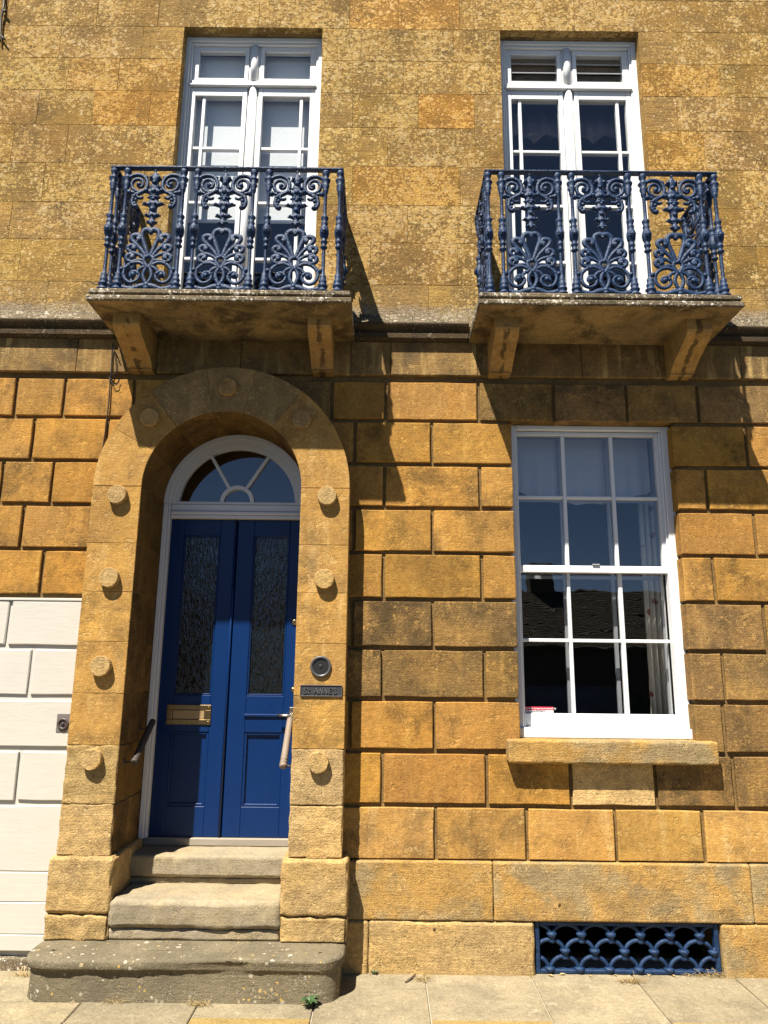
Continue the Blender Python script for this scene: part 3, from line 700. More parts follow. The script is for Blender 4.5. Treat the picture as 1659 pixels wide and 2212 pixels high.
# ---- balcony slabs with their brackets
DXB = 2.5
def balcony(dx, bw):
    x0, x1 = -1.912 + dx, -0.230 + dx
    b = MB(); yf = -0.57
    for a0, a1, z0, z1 in ((0.0, 0.0, 3.995, 4.029), (-0.022, -0.022, 3.978, 3.996), (0.008, 0.008, 3.944, 3.979)):
        b.box(x0 - a0, x1 + a1, yf - a0, 0.05, z0, z1, 0.006)
    s = b.build('balcony_slab', 'slab_edge_stone', house)
    m = MB().box(x0 + 0.0, x1, yf + 0.003, 0.045, 3.9405, 3.9445); m.build('slab_soffit', 'soffit_stone', s)
    for c0, wd in bw:
        prof = [(0.02, 3.940), (-0.408, 3.940), (-0.408, 3.868), (-0.396, 3.850)]
        for i in range(1, 13):
            t = i / 12; y = -0.392 + 0.30 * (t ** 1.0) - 0.055 * math.sin(t * math.pi) * (1 - t) + 0.045 * math.sin(t * math.pi) * t
            prof.append((y, 3.845 - 0.146 * t ** 1.15))
        prof += [(-0.085, 3.696), (0.02, 3.696)]
        m = MB(); n = len(prof); rows = []
        for xo in (0, 1, 2, 3, 4):
            xx = c0 + wd * (-0.5 + xo / 4); fl = 0.012 if xo in (1, 3) else 0.0
            rows.append(m.addv([(xx, y + (fl if 3 < i < n - 2 else 0), z) for i, (y, z) in enumerate(prof)]))
        for r0, r1 in zip(rows, rows[1:]):
            for i in range(n): m.face((r0 + i, r0 + (i + 1) % n, r1 + (i + 1) % n, r1 + i))
        m.face([rows[0] + i for i in range(n)][::-1]); m.face([rows[-1] + i for i in range(n)])
        m.build('bracket', 'bracket_stone', s)
        MB().box(c0 - wd / 2 + .004, c0 + wd / 2 - .004, -0.075, 0.02, 3.684, 3.6955, .003).build('bracket_foot', 'bracket_stone', s)
balcony(0, ((-1.711, 0.176), (-0.440, 0.152)))
balcony(2.51, ((0.800, 0.158), (2.065, 0.165)))

# ---- timber helpers
def bar(m, x0, x1, z0, z1, y0, y1, bev=.003): m.box(x0, x1, y0, y1, z0, z1, bev)
def pane(x0, x1, z0, z1, y, parent, name='pane'):
    return MB().box(x0, x1, y, y + 0.004, z0, z1).build(name, 'glass', parent)

# ---- upper casement windows (french casements under top lights)
def casement(wx0, wx1, louvre):
    c = (wx0 + wx1) / 2; yf = 0.09
    fr = MB()                                       # outer frame with stepped mouldings
    fo = (wx0 - 0.03, wx1 + 0.03)
    zt = UZ1 - 0.002
    fr.box(fo[0], wx0 + 0.035, yf, 0.20, UZ0, zt, .004).box(wx1 - 0.035, fo[1], yf, 0.20, UZ0, zt, .004)
    fr.box(wx0 + 0.035, wx1 - 0.035, yf + .0005, 0.20, zt - 0.04, zt, .004)
    fr.box(wx0 + 0.035, wx0 + 0.052, yf + .012, 0.20, UZ0, zt - .04, .004).box(wx1 - 0.052, wx1 - 0.035, yf + .012, 0.20, UZ0, zt - .04, .004)
    fr.box(wx0 + 0.052, wx1 - 0.052, yf + .0125, 0.20, zt - 0.062, zt - .04, .004)
    fr.box(wx0 + 0.052, wx1 - 0.052, yf + .03, 0.20, UZ0, UZ0 + 0.09, .004)
    win = fr.build('casement_window', 'white_paint', house)
    TZ0, TZ1 = 6.175, 6.235
    m = MB().box(wx0 + .052, wx1 - .052, yf + .012, 0.19, TZ0 + .018, TZ1, .006); m.box(wx0 + .045, wx1 - .045, yf - .002, 0.17, TZ0, TZ0 + .0175, .005); m.build('transom', 'white_paint', win)
    m = MB()
    for za, zb in ((UZ0 + .09, TZ0 - .001), (TZ1 + .001, zt - .063)):
        m.lathe([(0.031, za - UZ0), (0.031, zb - UZ0)], 16, (c, yf + 0.035, UZ0)); m.box(c - .045, c + .045, yf + .036, .19, za, zb, .004)
    m.build('mullion', 'white_paint', win)
    yg = 0.135
    for sd in (-1, 1):
        X = lambda a: c + sd * a                       # a = distance from the centre line
        def B(m, a0, a1, z0, z1, y0, y1, bev=.003): m.box(min(X(a0), X(a1)), max(X(a0), X(a1)), y0, y1, z0, z1, bev)
        a_out = (wx1 - wx0) / 2 - 0.053
        # top light
        m = MB(); z0, z1 = TZ1 + .001, zt - .0635
        B(m, .046, .078, z0, z1, yf + .03, .165); B(m, a_out - .05, a_out, z0, z1, yf + .03, .165)
        B(m, .078, a_out - .05, z1 - .045, z1, yf + .0305, .165); B(m, .078, a_out - .05, z0, z0 + .035, yf + .0305, .165)
        s = m.build('top_light_sash', 'white_paint', win)
        if not louvre:
            pane(min(X(.079), X(a_out - .051)), max(X(.079), X(a_out - .051)), z0 + .036, z1 - .046, yg, win)
        else:
            hh = (z1 - .046 - z0 - .036) / 3
            for q in range(3):
                zz = z0 + .036 + hh * q; g = MB(); x0_, x1_ = sorted((X(.082), X(a_out - .054)))
                pts = [(yg + .022, zz + hh + .008), (yg + .027, zz + hh + .010), (yg - .003, zz + .002), (yg - .008, zz)]
                g.prism(pts, x0_, x1_, 'X').build('louvre_pane', 'glass', win)
                MB().box(x0_, x1_, yg - .012, yg - .004, zz - .003, zz + .004).build('louvre_clip', 'lead_grey', win)
        # casement leaf
        m = MB(); z0, z1 = UZ0 + .092, TZ0 - .003
        an = 0.43                                       # narrow pane begins here
        B(m, .046, .080, z0, z1, yf + .022, .17); B(m, a_out - .042, a_out, z0, z1, yf + .022, .17)
        B(m, .080, a_out - .042, z1 - .075, z1, yf + .0225, .17); B(m, .080, a_out - .042, z0, z0 + .16, yf + .0225, .17)
        m.build('casement_leaf', 'white_paint', win)
        m = MB(); a_in, a_end = .080, a_out - .042
        vb0, vb1 = 0.374, 0.399
        B(m, vb0, vb1, z0 + .16, z1 - .075, yf + .035, .165)
        hb = [5.630, 5.150, 4.672]
        for zb in hb:
            B(m, a_in, vb0, zb - .012, zb + .012, yf + .036, .164); B(m, vb1, a_end, zb - .012, zb + .012, yf + .036, .164)
        m.build('glazing_bars', 'white_paint', win)
        lv = [z0 + .16] + hb[::-1] + [z1 - .075]
        for q, (za, zb) in enumerate(zip(lv, lv[1:])):
            za2 = za + (.0125 if q else 0); zb2 = zb - (.0125 if q < 3 else 0)
            for a0, a1 in ((a_in, vb0), (vb1, a_end)):
                xx = sorted((X(a0), X(a1))); pane(xx[0] + .0005, xx[1] - .0005, za2, zb2, yg, win)
    return win
wl = casement(*UW[0], False); wr = casement(*UW[1], True)

# ---- ground floor sash window (two sashes, six panes each)
def sash_window():
    yo = 0.095; fr = MB(); x0, x1, z0, z1 = WX0 - .015, WX1 + .02, WZ0 - 0.003, WZ1 + .002
    fr.box(x0, x0 + .060, yo, .26, z0, z1, .004).box(x1 - .062, x1, yo, .26, z0, z1, .004)
    fr.box(x0 + .06, x1 - .062, yo + .0005, .26, z1 - .035, z1, .004)
    fr.box(x0 + .005, x1 - .005, yo - .035, .262, z0 - .002, z0 + .062, .006)     # timber sill
    win = fr.build('sash_window', 'white_paint', house)
    m = MB().box(x0 + .060, x0 + .072, yo + .012, .24, z0 + .062, z1 - .035, .003).box(x1 - .076, x1 - .062, yo + .012, .24, z0 + .062, z1 - .035, .003); m.build('sash_bead', 'white_paint', win)
    def sash(xa, xb, za, zb, y0, top, bot, cols, mid, nm):
        m = MB(); yb = y0 + .042
        m.box(xa, cols[0][0], y0, yb, za, zb, .003).box(cols[2][1], xb, y0, yb, za, zb, .003)
        m.box(cols[0][0], cols[2][1], y0 + .0004, yb, zb - top, zb, .003).box(cols[0][0], cols[2][1], y0 + .0004, yb, za, za + bot, .003)
        f = m.build(nm, 'white_paint', win)
        g = MB()
        for a, b in ((cols[0][1], cols[1][0]), (cols[1][1], cols[2][0])): g.box(a, b, y0 + .003, yb - .004, za + bot, zb - top, .003)
        for a, b in cols: g.box(a, b, y0 + .0035, yb - .004, mid - .011, mid + .011, .003)
        g.build('glazing_bars', 'white_paint', win)
        for a, b in cols:
            for q0, q1 in ((za + bot, mid - .0115), (mid + .0115, zb - top)): pane(a + .0005, b - .0005, q0, q1, y0 + .02, win)
    up = [(.932, 1.252), (1.277, 1.596), (1.620, 1.918)]
    lo = [(.936, 1.264), (1.287, 1.617), (1.645, 1.944)]
    sash(.9275, 1.968, 2.322, 3.330, .125, .028, .048, up, 2.850, 'upper_sash')
    sash(.9275, 1.968, 1.306, 2.342, .170, .014, .082, lo, 1.866, 'lower_sash')
    MB().box(1.43, 1.48, .115, .126, 2.372, 2.382, .002).build('sash_lift', 'lead_grey', win)
    # secondary glazing inside
    g = MB(); yy = .30
    for a, b, c0, d0 in ((.93, .955, 1.30, 3.36), (1.955, 1.98, 1.30, 3.36), (1.27, 1.295, 1.30, 3.36), (1.61, 1.635, 1.30, 3.36)): g.box(a, b, yy, yy + .02, c0, d0)
    for q in (1.31, 2.30, 2.86, 3.335): g.box(.955, 1.955, yy + .001, yy + .019, q, q + .022)
    g.build('secondary_frame', 'lead_grey', win)
    return win
gwin = sash_window()

# ---- rooms behind the windows
def room(x0, x1, z0, z1, y0, y1, mat):
    m = MB(); t = .05
    m.box(x0 - t, x1 + t, y1, y1 + t, z0 - t, z1 + t).box(x0 - t, x0, y0, y1, z0 - t, z1 + t).box(x1, x1 + t, y0, y1, z0 - t, z1 + t)
    m.box(x0, x1, y0, y1, z0 - t, z0).box(x0, x1, y0, y1, z1, z1 + t)
    m.build('room_walls', mat, house)
room(-0.2, 3.2, 0.55, 3.7, 0.401, 4.2, 'room_dark')
room(-2.7, 0.1, 3.99, 7.0, 0.401, 3.6, 'room_wall'); room(0.2, 3.2, 3.99, 7.0, 0.401, 3.6, 'room_wall')
room(-1.8, -0.4, 0.50, 3.55, 0.50, 3.0, 'room_dark')
room(0.90, 2.12, GZ - .05, 0.4, 0.121, 0.9, 'room_dark')

# ---- door frame, fanlight and door
fr = MB(); R1 = RI - .003
fr.ring(AC, ZC, R1 - .034, R1, 0, math.pi, YF - .012, YF + .10, 40)
fr.ring(AC, ZC, R1 - .058, R1 - .034, 0, math.pi, YF + .004, YF + .10, 40)
for s in (-1, 1):
    for a0, a1, y in ((R1 - .034, R1, YF - .012), (R1 - .050, R1 - .034, YF + .004)):
        xx = sorted((AC + s * a0, AC + s * a1)); fr.box(xx[0], xx[1], y, YF + .10, 0.553, ZC - .001, .003)
dfr = fr.build('door_frame', 'white_paint', house)
m = MB().box(AC - R1 + .051, AC + R1 - .051, YF + .005, YF + .10, 2.722, 2.748, .004).box(AC - R1 + .051, AC + R1 - .051, YF - .004, YF + .10, 2.7485, 2.774, .006).box(AC - R1 + .051, AC + R1 - .051, YF + .008, YF + .10, 2.7745, ZC - .002, .005)
m.build('transom', 'white_paint', dfr)
fl = MB(); zf = ZC + 0.0
for r0, r1, y in ((R1 - .085, R1 - .0585, YF + .012), (R1 - .100, R1 - .0855, YF + .022)): fl.ring(AC, zf, r0, r1, 0, math.pi, y, YF + .07, 40)
fl.box(AC - R1 + .06, AC + R1 - .06, YF + .013, YF + .07, ZC - .001, ZC + .020, .004)
fl.ring(AC, ZC + .02, .096, .124, 0, math.pi, YF + .016, YF + .065, 20)
for a in (58, 121):
    a = math.radians(a); dx, dz = math.cos(a), math.sin(a); px, pz = -dz * .011, dx * .011
    q = [(AC + dx * .120 + px, ZC + .02 + dz * .120 + pz), (AC + dx * .120 - px, ZC + .02 + dz * .120 - pz), (AC + dx * .418 - px, ZC + .02 + dz * .418 - pz), (AC + dx * .418 + px, ZC + .02 + dz * .418 + pz)]
    fl.prism(q, YF + .018, YF + .06)
fan = fl.build('fanlight', 'white_paint', house)
def fanpane(r0, r1, a0, a1): 
    m = MB(); m.ring(AC, ZC + .02, r0, r1, math.radians(a0), math.radians(a1), YF + .04, YF + .044, 16); m.build('pane', 'glass', fan)
fanpane(.1245, .435, 0.5, 57.2); fanpane(.1245, .435, 58.8, 120.2); fanpane(.1245, .435, 121.8, 179.5); fanpane(.004, .0955, 1, 179)
YD = 0.395; DZ0, DZ1 = 0.556, 2.720; DX0, DXM, DX1 = AC - R1 + .052, -1.066, AC + R1 - .052
def leaf(x0, x1, gx0, gx1, lx0, lx1, nm):
    m = MB(); yb = YD + .045
    gz0, gz1, pz0, pz1 = 1.474, 2.600, 0.748, 1.229
    m.box(x0, gx0, YD, yb, DZ0, DZ1, .003).box(gx1, x1, YD, yb, DZ0, DZ1, .003)
    m.box(gx0, gx1, YD + .0006, yb, gz1, DZ1, .003).box(gx0, gx1, YD + .0006, yb, pz1, gz0, .003).box(gx0, gx1, YD + .0006, yb, DZ0, pz0, .003)
    lf = m.build('door_leaf', 'door_paint', house)
    b = MB()                                            # bolection beads
    for z0, z1, w in ((gz0, gz1, .012), (pz0, pz1, .018)):
        b.box(gx0, gx0 + w, YD + .006, yb, z0, z1, .003).box(gx1 - w, gx1, YD + .006, yb, z0, z1, .003)
        b.box(gx0 + w, gx1 - w, YD + .0065, yb, z0, z0 + w, .003).box(gx0 + w, gx1 - w, YD + .0065, yb, z1 - w, z1, .003)
    b.build('bead', 'door_paint', lf)
    MB().box(gx0 + .012, gx1 - .012, YD + .018, YD + .024, gz0 + .012, gz1 - .012).build('glass_panel', 'obscure', lf)
    MB().box(gx0 + .018, gx1 - .018, YD + .022, YD + .03, pz0 + .018, pz1 - .018).build('panel', 'door_paint', lf)
    return lf
lfl = leaf(DX0, DXM - .004, -1.452, -1.188, 0, 0, 'l'); lfr = leaf(DXM + .004, DX1, -0.943, -0.682, 0, 0, 'r')
MB().tube([(DXM - .012, YD - .002, DZ0 + .004), (DXM - .012, YD - .002, DZ1 - .004)], .009, 8).build('meeting_bead', 'door_paint', lfl)
MB().box(-0.952, -0.66, YD - .012, YD + .002, 1.335, 1.352, .003).build('rail_moulding', 'door_paint', lfr)
# letter plate
x0, x1, z0, z1 = -1.486, -1.180, 1.276, 1.409
m = MB().box(x0, x1, YD - .008, YD + .001, z0, z0 + .036, .003).box(x0, x1, YD - .008, YD + .001, z1 - .034, z1, .003).box(x0, x0 + .04, YD - .008, YD + .001, z0 + .036, z1 - .034, .003).box(x1 - .042, x1, YD - .008, YD + .001, z0 + .036, z1 - .034, .003)
for a, b in ((x0 + .016, z0 + .018), (x1 - .016, z0 + .018), (x0 + .016, z1 - .017), (x1 - .016, z1 - .017)): m.ball((a, YD - .008, b), .005, 8)
lp = m.build('letter_plate', 'brass', lfl)
MB().box(x0 + .044, x1 - .046, YD - .004, YD, z0 + .039, z1 - .037, .006).build('letter_flap', 'brass_lit', lfl)
# lever, lock, knob on the right leaf
m = MB().box(-0.640, -0.606, YD - .006, YD, 1.27, 1.40, .003); m.tube([(-.622, YD - .005, 1.345), (-.622, YD - .045, 1.345), (-.632, YD - .05, 1.345), (-.715, YD - .05, 1.348)], .009, 10)
m.build('lever_handle', 'steel', lfr)
MB().lathe([(.020, 0), (.020, -.008), (.014, -.012), (.006, -.012)], 18, (-.626, YD, 1.983), 'Y').build('cylinder_lock', 'brass', lfr)
MB().lathe([(.017, 0), (.017, -.004), (.008, -.006), (.008, -.02), (.017, -.026), (.014, -.04), (.004, -.043)], 16, (-.616, YD, 1.520), 'Y').build('door_knob', 'brass', lfr)

# ---- cellar grille (fish-scale cast iron) in the base
gx0, gx1, gz0, gz1 = GX0 + .002, GX1 - .002, GZ + 0.002, 0.184
gy = 0.0
m = MB().box(gx0, gx0 + .028, gy, gy + .04, gz0, gz1, .004).box(gx1 - .028, gx1, gy, gy + .04, gz0, gz1, .004).box(gx0 + .028, gx1 - .028, gy + .0005, gy + .04, gz1 - .022, gz1, .004).box(gx0 + .028, gx1 - .028, gy + .0005, gy + .04, gz0, gz0 + .022, .004)
gr = m.build('cellar_grille', 'iron', house)
sp = 64.4 / 400 * (gx1 - gx0)
rows = [(P(1193, 2022, gy).z, P(1193, 2022, gy).x), (P(1222, 2058, gy).z, P(1222, 2058, gy).x), (P(1189, 2097, gy).z, P(1189, 2097, gy).x)]
def arcrow(zc, xs, top):
    k = -2
    while True:
        xc = xs + sp * k; k += 1
        if xc > gx1 - .01: break
        hh = top - zc; pts = []
        for i in range(15):
            a = math.pi * i / 14; x = xc + sp / 2 - math.cos(a) * sp * .47; z = zc + math.sin(a) * hh
            if gx0 + .02 < x < gx1 - .02: pts.append((x, gy + .018, z))
        if len(pts) > 2: MB().tube(pts, .0120, 8).build('grille_arch', 'iron', gr)
        if gx0 + .03 < xc < gx1 - .03:
            c = MB(); c.lathe([(.017, -.036), (.021, -.026), (.015, -.016), (.020, -.006), (.032, .010), (.030, .020), (.014, .025)], 12, (xc, gy + .016, zc - .004))
            c.build('grille_cap', 'iron', gr)
arcrow(rows[0][0], rows[0][1], gz1 - .018); arcrow(rows[1][0], rows[1][1], rows[0][0] - .024); arcrow(rows[2][0], rows[2][1], rows[1][0] - .024)

# ================================================================== PAINTED NEIGHBOUR
nb = empty('painted_house_front', (-3.0, 0, GZ), 'cream white painted rusticated wall of the neighbouring house left of the doorway', 'house')
nx1 = AC - RO_ + 0.03
MB().box(XL, nx1, 0.006, 0.0235, GZ - .05, 2.092).build('wall_back', 'wall_paint', nb)
WR = [((1.793, 2.078), [20]), ((1.481, 1.764), [67]), ((1.163, 1.444), []), ((0.841, 1.130), [40]), ((0.434, 0.811), [])]
for (z0, z1), js in WR:
    pyq = {2.078: 1345, 1.764: 1450, 1.444: 1560, 1.130: 1676, 0.811: 1800}[z1]
    J = jx(js, pyq) + [nx1 + .011, XL]; a = min(J[:-1]) - .62 if js else -2.9
    while a > XL + .3: J.append(a); a -= .62
    J = sorted(J)
    for a, b in zip(J, J[1:]):
        o = block(a + .011, b - .011, z0, z1, -0.008, 0.02, .005).build('block', 'wall_paint', nb)
MB().box(XL, nx1, -0.012, 0.006, 2.0795, 2.097, .003).build('top_fillet', 'wall_paint', nb)
for z0, z1, y in ((0.266, 0.431, -.014), (0.090, 0.2635, -.018), (0.000, 0.0875, -.022)):
    MB().box(XL, nx1 + .0, y, 0.006, z0, z1, .004).build('skirting_board', 'wall_paint', nb)
worn(XL, nx1, -.035, .02, GZ - .04, -0.035, .06, .008, .004, .008, 61).build('base_stone', 'slab_edge_stone', nb)
# pull bell in its plate
bx, bz = -2.022, 1.308
bell = empty('bell_plate', (bx, -.008, bz), 'small square weathered metal bell pull plate on the white painted wall', 'bell')
MB().box(bx - .043, bx + .043, -.0125, -.0085, bz - .056, bz + .056, .002).build('plate', 'lead_grey', bell).color = (.55, .48, .42, 1)
MB().lathe([(.034, -.0125), (.036, -.020), (.028, -.024), (.024, -.016)], 24, (bx, 0, bz - .006), 'Y').build('ring', 'bronze', bell).color = (2.2, 1.6, 1.4, 1)
MB().lathe([(.023, -.0127), (.023, -.0135), (.010, -.0145), (.009, -.024), (.004, -.026)], 16, (bx, 0, bz - .006), 'Y').build('button', 'bronze', bell)

# ================================================================== BALCONY RAILINGS
U, V = 0.377 / 800, 0.905 / 1670
def q3(lst, w=0.0): return [((x - 825 - (1730 - y) * 0.0222) * U, w, (1730 - y) * V) for x, y in lst]
def lr(m, lst, r, w=0.0, seg=7, n=4):
    """one stroke and its mirror image"""
    a = smooth_path(q3(lst, w), n); rs = r
    if isinstance(r, tuple): rs = [r[0] + (r[1] - r[0]) * i / (len(a) - 1) for i in range(len(a))]
    rs = [q * 1.30 for q in rs] if isinstance(rs, list) else rs * 1.30
    m.tube(a, rs, seg, flat=.72); m.tube([(-p.x, p.y, p.z) for p in a], rs, seg, flat=.72)
def mesh_of(m, name, mat='iron'):
    me = m.mesh(name); me.materials.append(M[mat]); return me
post_prof = [(.036, 0), (.042, .006), (.043, .014), (.030, .022), (.026, .034), (.034, .044), (.036, .052), (.024, .060), (.026, .074), (.029, .086), (.023, .094), (.021, .108), (.023, .124), (.016, .134), (.0145, .15), (.0145, .305), (.016, .318), (.026, .328), (.024, .334), (.016, .340), (.019, .358), (.025, .368), (.024, .374), (.018, .382), (.022, .398), (.030, .412), (.033, .440), (.031, .462), (.024, .480), (.020, .492), (.025, .502), (.024, .508), (.018, .514), (.021, .530), (.028, .546), (.026, .552), (.015, .562), (.0145, .58), (.0145, .725), (.018, .738), (.021, .750), (.019, .762), (.028, .786), (.026, .793), (.020, .800), (.033, .822), (.035, .830), (.020, .838), (.019, .856), (.023, .866), (.028, .882), (.026, .894), (.018, .902)]
pm = MB().lathe([(r * (.80 if r < .0165 else .94), h) for r, h in post_prof], 12)
for yy in (-.033,): pm.ball((0, yy, .440), .017, 8, .5)
for a in range(8):
    t = a * math.pi / 4; pm.ball((math.cos(t) * .018, -.031, .440 + math.sin(t) * .018), .007, 6, .7)
POST = mesh_of(pm, 'post')
pm = MB()                                             # lower scrolls, stem and swag
lr(pm, [(825, 1410), (760, 1370), (690, 1345), (600, 1362), (520, 1425), (500, 1510), (545, 1590), (625, 1612), (700, 1570), (712, 1510), (670, 1468), (610, 1478), (592, 1520), (622, 1545)], (.0115, .0080))
lr(pm, [(790, 1405), (740, 1420), (700, 1455), (690, 1490), (715, 1500)], (.011, .007))
lr(pm, [(835, 1400), (790, 1450), (772, 1520), (790, 1580), (824, 1640), (822, 1690)], .0105)
lr(pm, [(500, 1440), (465, 1440), (435, 1435)], (.009, .009))
lr(pm, [(470, 1665), (560, 1690), (640, 1695), (720, 1668), (790, 1655), (822, 1670)], (.013, .017), n=6)
for x, y, r in ((635, 1515, .020), (470, 1440, .017), (700, 1495, .013), (600, 1362, .013), (520, 1425, .012), (560, 1690, .014), (680, 1680, .015), (760, 1655, .014), (600, 1712, .012)):
    for q in q3([(x, y)]):
        pm.ball(q, r, 8); pm.ball((-q[0], q[1], q[2]), r, 8)
for q in q3([(824, 1690), (826, 1650)]): pm.ball((0, q[1], q[2]), .022, 8)
SCROLL = mesh_of(pm, 'scroll_panel')
pm = MB()                                             # palmette
lr(pm, [(815, 1262), (790, 1180), (750, 1080), (722, 1000), (733, 938), (780, 908), (828, 912), (844, 926)], (.0105, .0180), seg=8)
lr(pm, [(790, 1272), (730, 1185), (650, 1110), (590, 1050), (590, 1000), (640, 982), (690, 1000), (694, 1035), (665, 1050)], (.0100, .0185), seg=8)
lr(pm, [(775, 1292), (700, 1245), (600, 1215), (545, 1185), (545, 1140), (592, 1122), (628, 1142), (618, 1170), (595, 1168)], (.0092, .0165), seg=8)
lr(pm, [(772, 1322), (690, 1318), (600, 1338), (540, 1318), (530, 1272), (572, 1243), (612, 1262), (606, 1290), (580, 1288)], (.0092, .0165), seg=8)
lr(pm, [(826, 1268), (780, 1280), (770, 1330), (800, 1380), (828, 1420)], .0115)
for q in q3([(826, 1266), (846, 945)]): pm.ball((0, q[1], q[2]), .016, 8)
PALM = mesh_of(pm, 'palmette')
pm = MB()                                             # pendant
sil = [(105, 6), (125, 18), (150, 50), (175, 58), (195, 84), (220, 82), (240, 50), (260, 44), (285, 52), (310, 70), (330, 84), (345, 60), (365, 92), (380, 140), (400, 136), (412, 70), (430, 62), (448, 66), (458, 88), (472, 84), (482, 58), (510, 64), (530, 84), (548, 140), (562, 148), (576, 120), (590, 58), (610, 54), (660, 50), (690, 56), (705, 104), (722, 112), (736, 66), (750, 36), (790, 42), (802, 74), (818, 70), (832, 36), (852, 24), (862, 6)]
rows_ = []
for y, wd in sil:
    z = (1730 - y) * V; hw = wd * U * 1.12
    rows_.append(pm.addv([(-hw, 0, z), (-hw * .6, -.014, z), (0, -.021, z), (hw * .6, -.014, z), (hw, 0, z), (hw * .6, .012, z), (-hw * .6, .012, z)]))
for a, b in zip(rows_, rows_[1:]):
    for j in range(7): pm.face((a + j, a + (j + 1) % 7, b + (j + 1) % 7, b + j), True)
pm.face([rows_[0] + j for j in range(7)]); pm.face([rows_[-1] + j for j in range(7)])
for y, x, r in ((195, 55, .013), (110, 0, .010), (270, 0, .017), (380, 105, .014), (390, 0, .020), (440, 20, .010), (470, 25, .011), (500, 0, .014), (560, 115, .012), (560, 30, .011), (640, 0, .017), (715, 80, .011), (720, 0, .013), (810, 45, .009), (835, 0, .011)):
    for s in ((-1, 1) if x else (1,)): pm.ball((s * x * U, -.014, (1730 - y) * V), r, 7)
PEND = mesh_of(pm, 'pendant')
pm = MB()                                             # upper C-scroll with hanging husk (left one)
def one(m, lst, r, seg=7, n=4):
    a = smooth_path([((x - 862 + (y - 105) * 0.0222) * U, 0, (1730 - y) * V) for x, y in lst], n)
    rs = [r[0] + (r[1] - r[0]) * i / (len(a) - 1) for i in range(len(a))] if isinstance(r, tuple) else [r] * len(a)
    rs = [q * 1.25 for q in rs]; m.tube(a, rs, seg)
one(pm, [(470, 205), (540, 160), (630, 148), (710, 185), (750, 265), (735, 345), (670, 395), (600, 420), (560, 470), (548, 530), (575, 585), (610, 600)], (.0115, .0105))
one(pm, [(715, 370), (620, 385), (545, 340), (530, 270), (575, 215), (645, 212), (688, 255), (680, 305), (640, 318), (610, 295)], (.0110, .0085))
one(pm, [(600, 430), (640, 470), (690, 465)], (.010, .008)); one(pm, [(480, 395), (520, 390), (580, 405)], (.010, .010))
one(pm, [(720, 180), (745, 165)], (.011, .007))
for x, y, r in ((630, 285, .017), (500, 395, .019), (605, 590, .018), (600, 500, .014), (585, 545, .012), (690, 465, .010), (560, 450, .013), (625, 425, .013), (740, 180, .010)):
    pm.ball(((x - 862 + (y - 105) * .0222) * U, -.002, (1730 - y) * V), r, 7)
CSCR = mesh_of(pm, 'upper_scroll')
mir = CSCR.copy(); mir.name = 'upper_scroll_mirrored'
for vv in mir.vertices: vv.co.x = -vv.co.x
mir.flip_normals()
def inst(me, name, parent, loc, rz=0.0):
    o = bpy.data.objects.new(name, me); COL.objects.link(o); o.parent = parent; o.location = loc; o.rotation_euler = (0, 0, rz); return o
def railing(cx, label):
    """origin: centre of the front line, on the slab top"""
    yF, dep, hw = -0.527, 0.517, 0.7585
    root = empty('balcony_railing', (cx, yF, 4.0295), label, 'railing', 'blue cast iron balcony railings')
    px = [249, 278, 399, 429, 550, 583, 705, 736]; xs = [(q - 492.5) / 487 * 2 * hw for q in px]
    rl = MB(); zt = .903
    rl.box(-hw - .022, hw + .022, -.022, .022, zt, zt + .014, .003)
    o = bpy.data.objects.new('top_rail', mesh_of(rl, 'top_rail')); COL.objects.link(o); o.parent = root
    for s in (-1, 1):
        rs = MB().box(s * hw - .022, s * hw + .022, .0222, dep + .03, zt, zt + .0135, .003)
        rs.tube([(s * hw, dep - .12, .55), (s * hw, dep + .02, .72), (s * hw, dep + .03, .74)], .010, 6)
        o = bpy.data.objects.new('side_rail', mesh_of(rs, 'side_rail')); COL.objects.link(o); o.parent = root
    for x in xs: inst(POST, 'post', root, (x, 0, 0))
    def panel(loc, rz):
        s = inst(SCROLL, 'scroll_panel', root, loc, rz)
        inst(PALM, 'palmette', s, (0, 0, 0)); inst(PEND, 'pendant', s, (0, 0, 0)); inst(CSCR, 'upper_scroll', s, (0, 0, 0)); inst(mir, 'upper_scroll', s, (0, 0, 0))
    for a, b in ((1, 2), (3, 4), (5, 6)): panel(((xs[a] + xs[b]) / 2, 0, 0), 0)
    for s, rz in ((-1, -math.pi / 2), (1, math.pi / 2)):
        for y in (.085, .460): inst(POST, 'post', root, (s * hw, y, 0), rz)
        panel((s * hw, .2725, 0), rz)
    return root
rail1 = railing(-1.0755, 'blue cast iron balcony railing above the arched doorway, before the window with white blinds')
rail2 = railing(1.4300, 'blue cast iron balcony railing above the ground floor sash window, before the dark louvred window')

# ================================================================== FITTINGS
b = empty('door_bell', (-.386, YA, 1.674), 'round dark bronze recessed bell push on the right door jamb', 'bell')
bp = P(693, 1440, YA)
MB().lathe([(.052, .002), (.066, -.002), (.066, -.010), (.060, -.016), (.054, -.014), (.050, -.006)], 30, (bp.x, YA, bp.z), 'Y').build('rim', 'bronze', b).color = (2.0, 2.0, 2.1, 1)
MB().lathe([(.0525, -.007), (.046, -.0025), (.030, -.0015), (.016, -.0015), (.015, -.006), (.010, -.009), (.003, -.009)], 28, (bp.x, YA, bp.z), 'Y').build('cup', 'plain_dark', b)
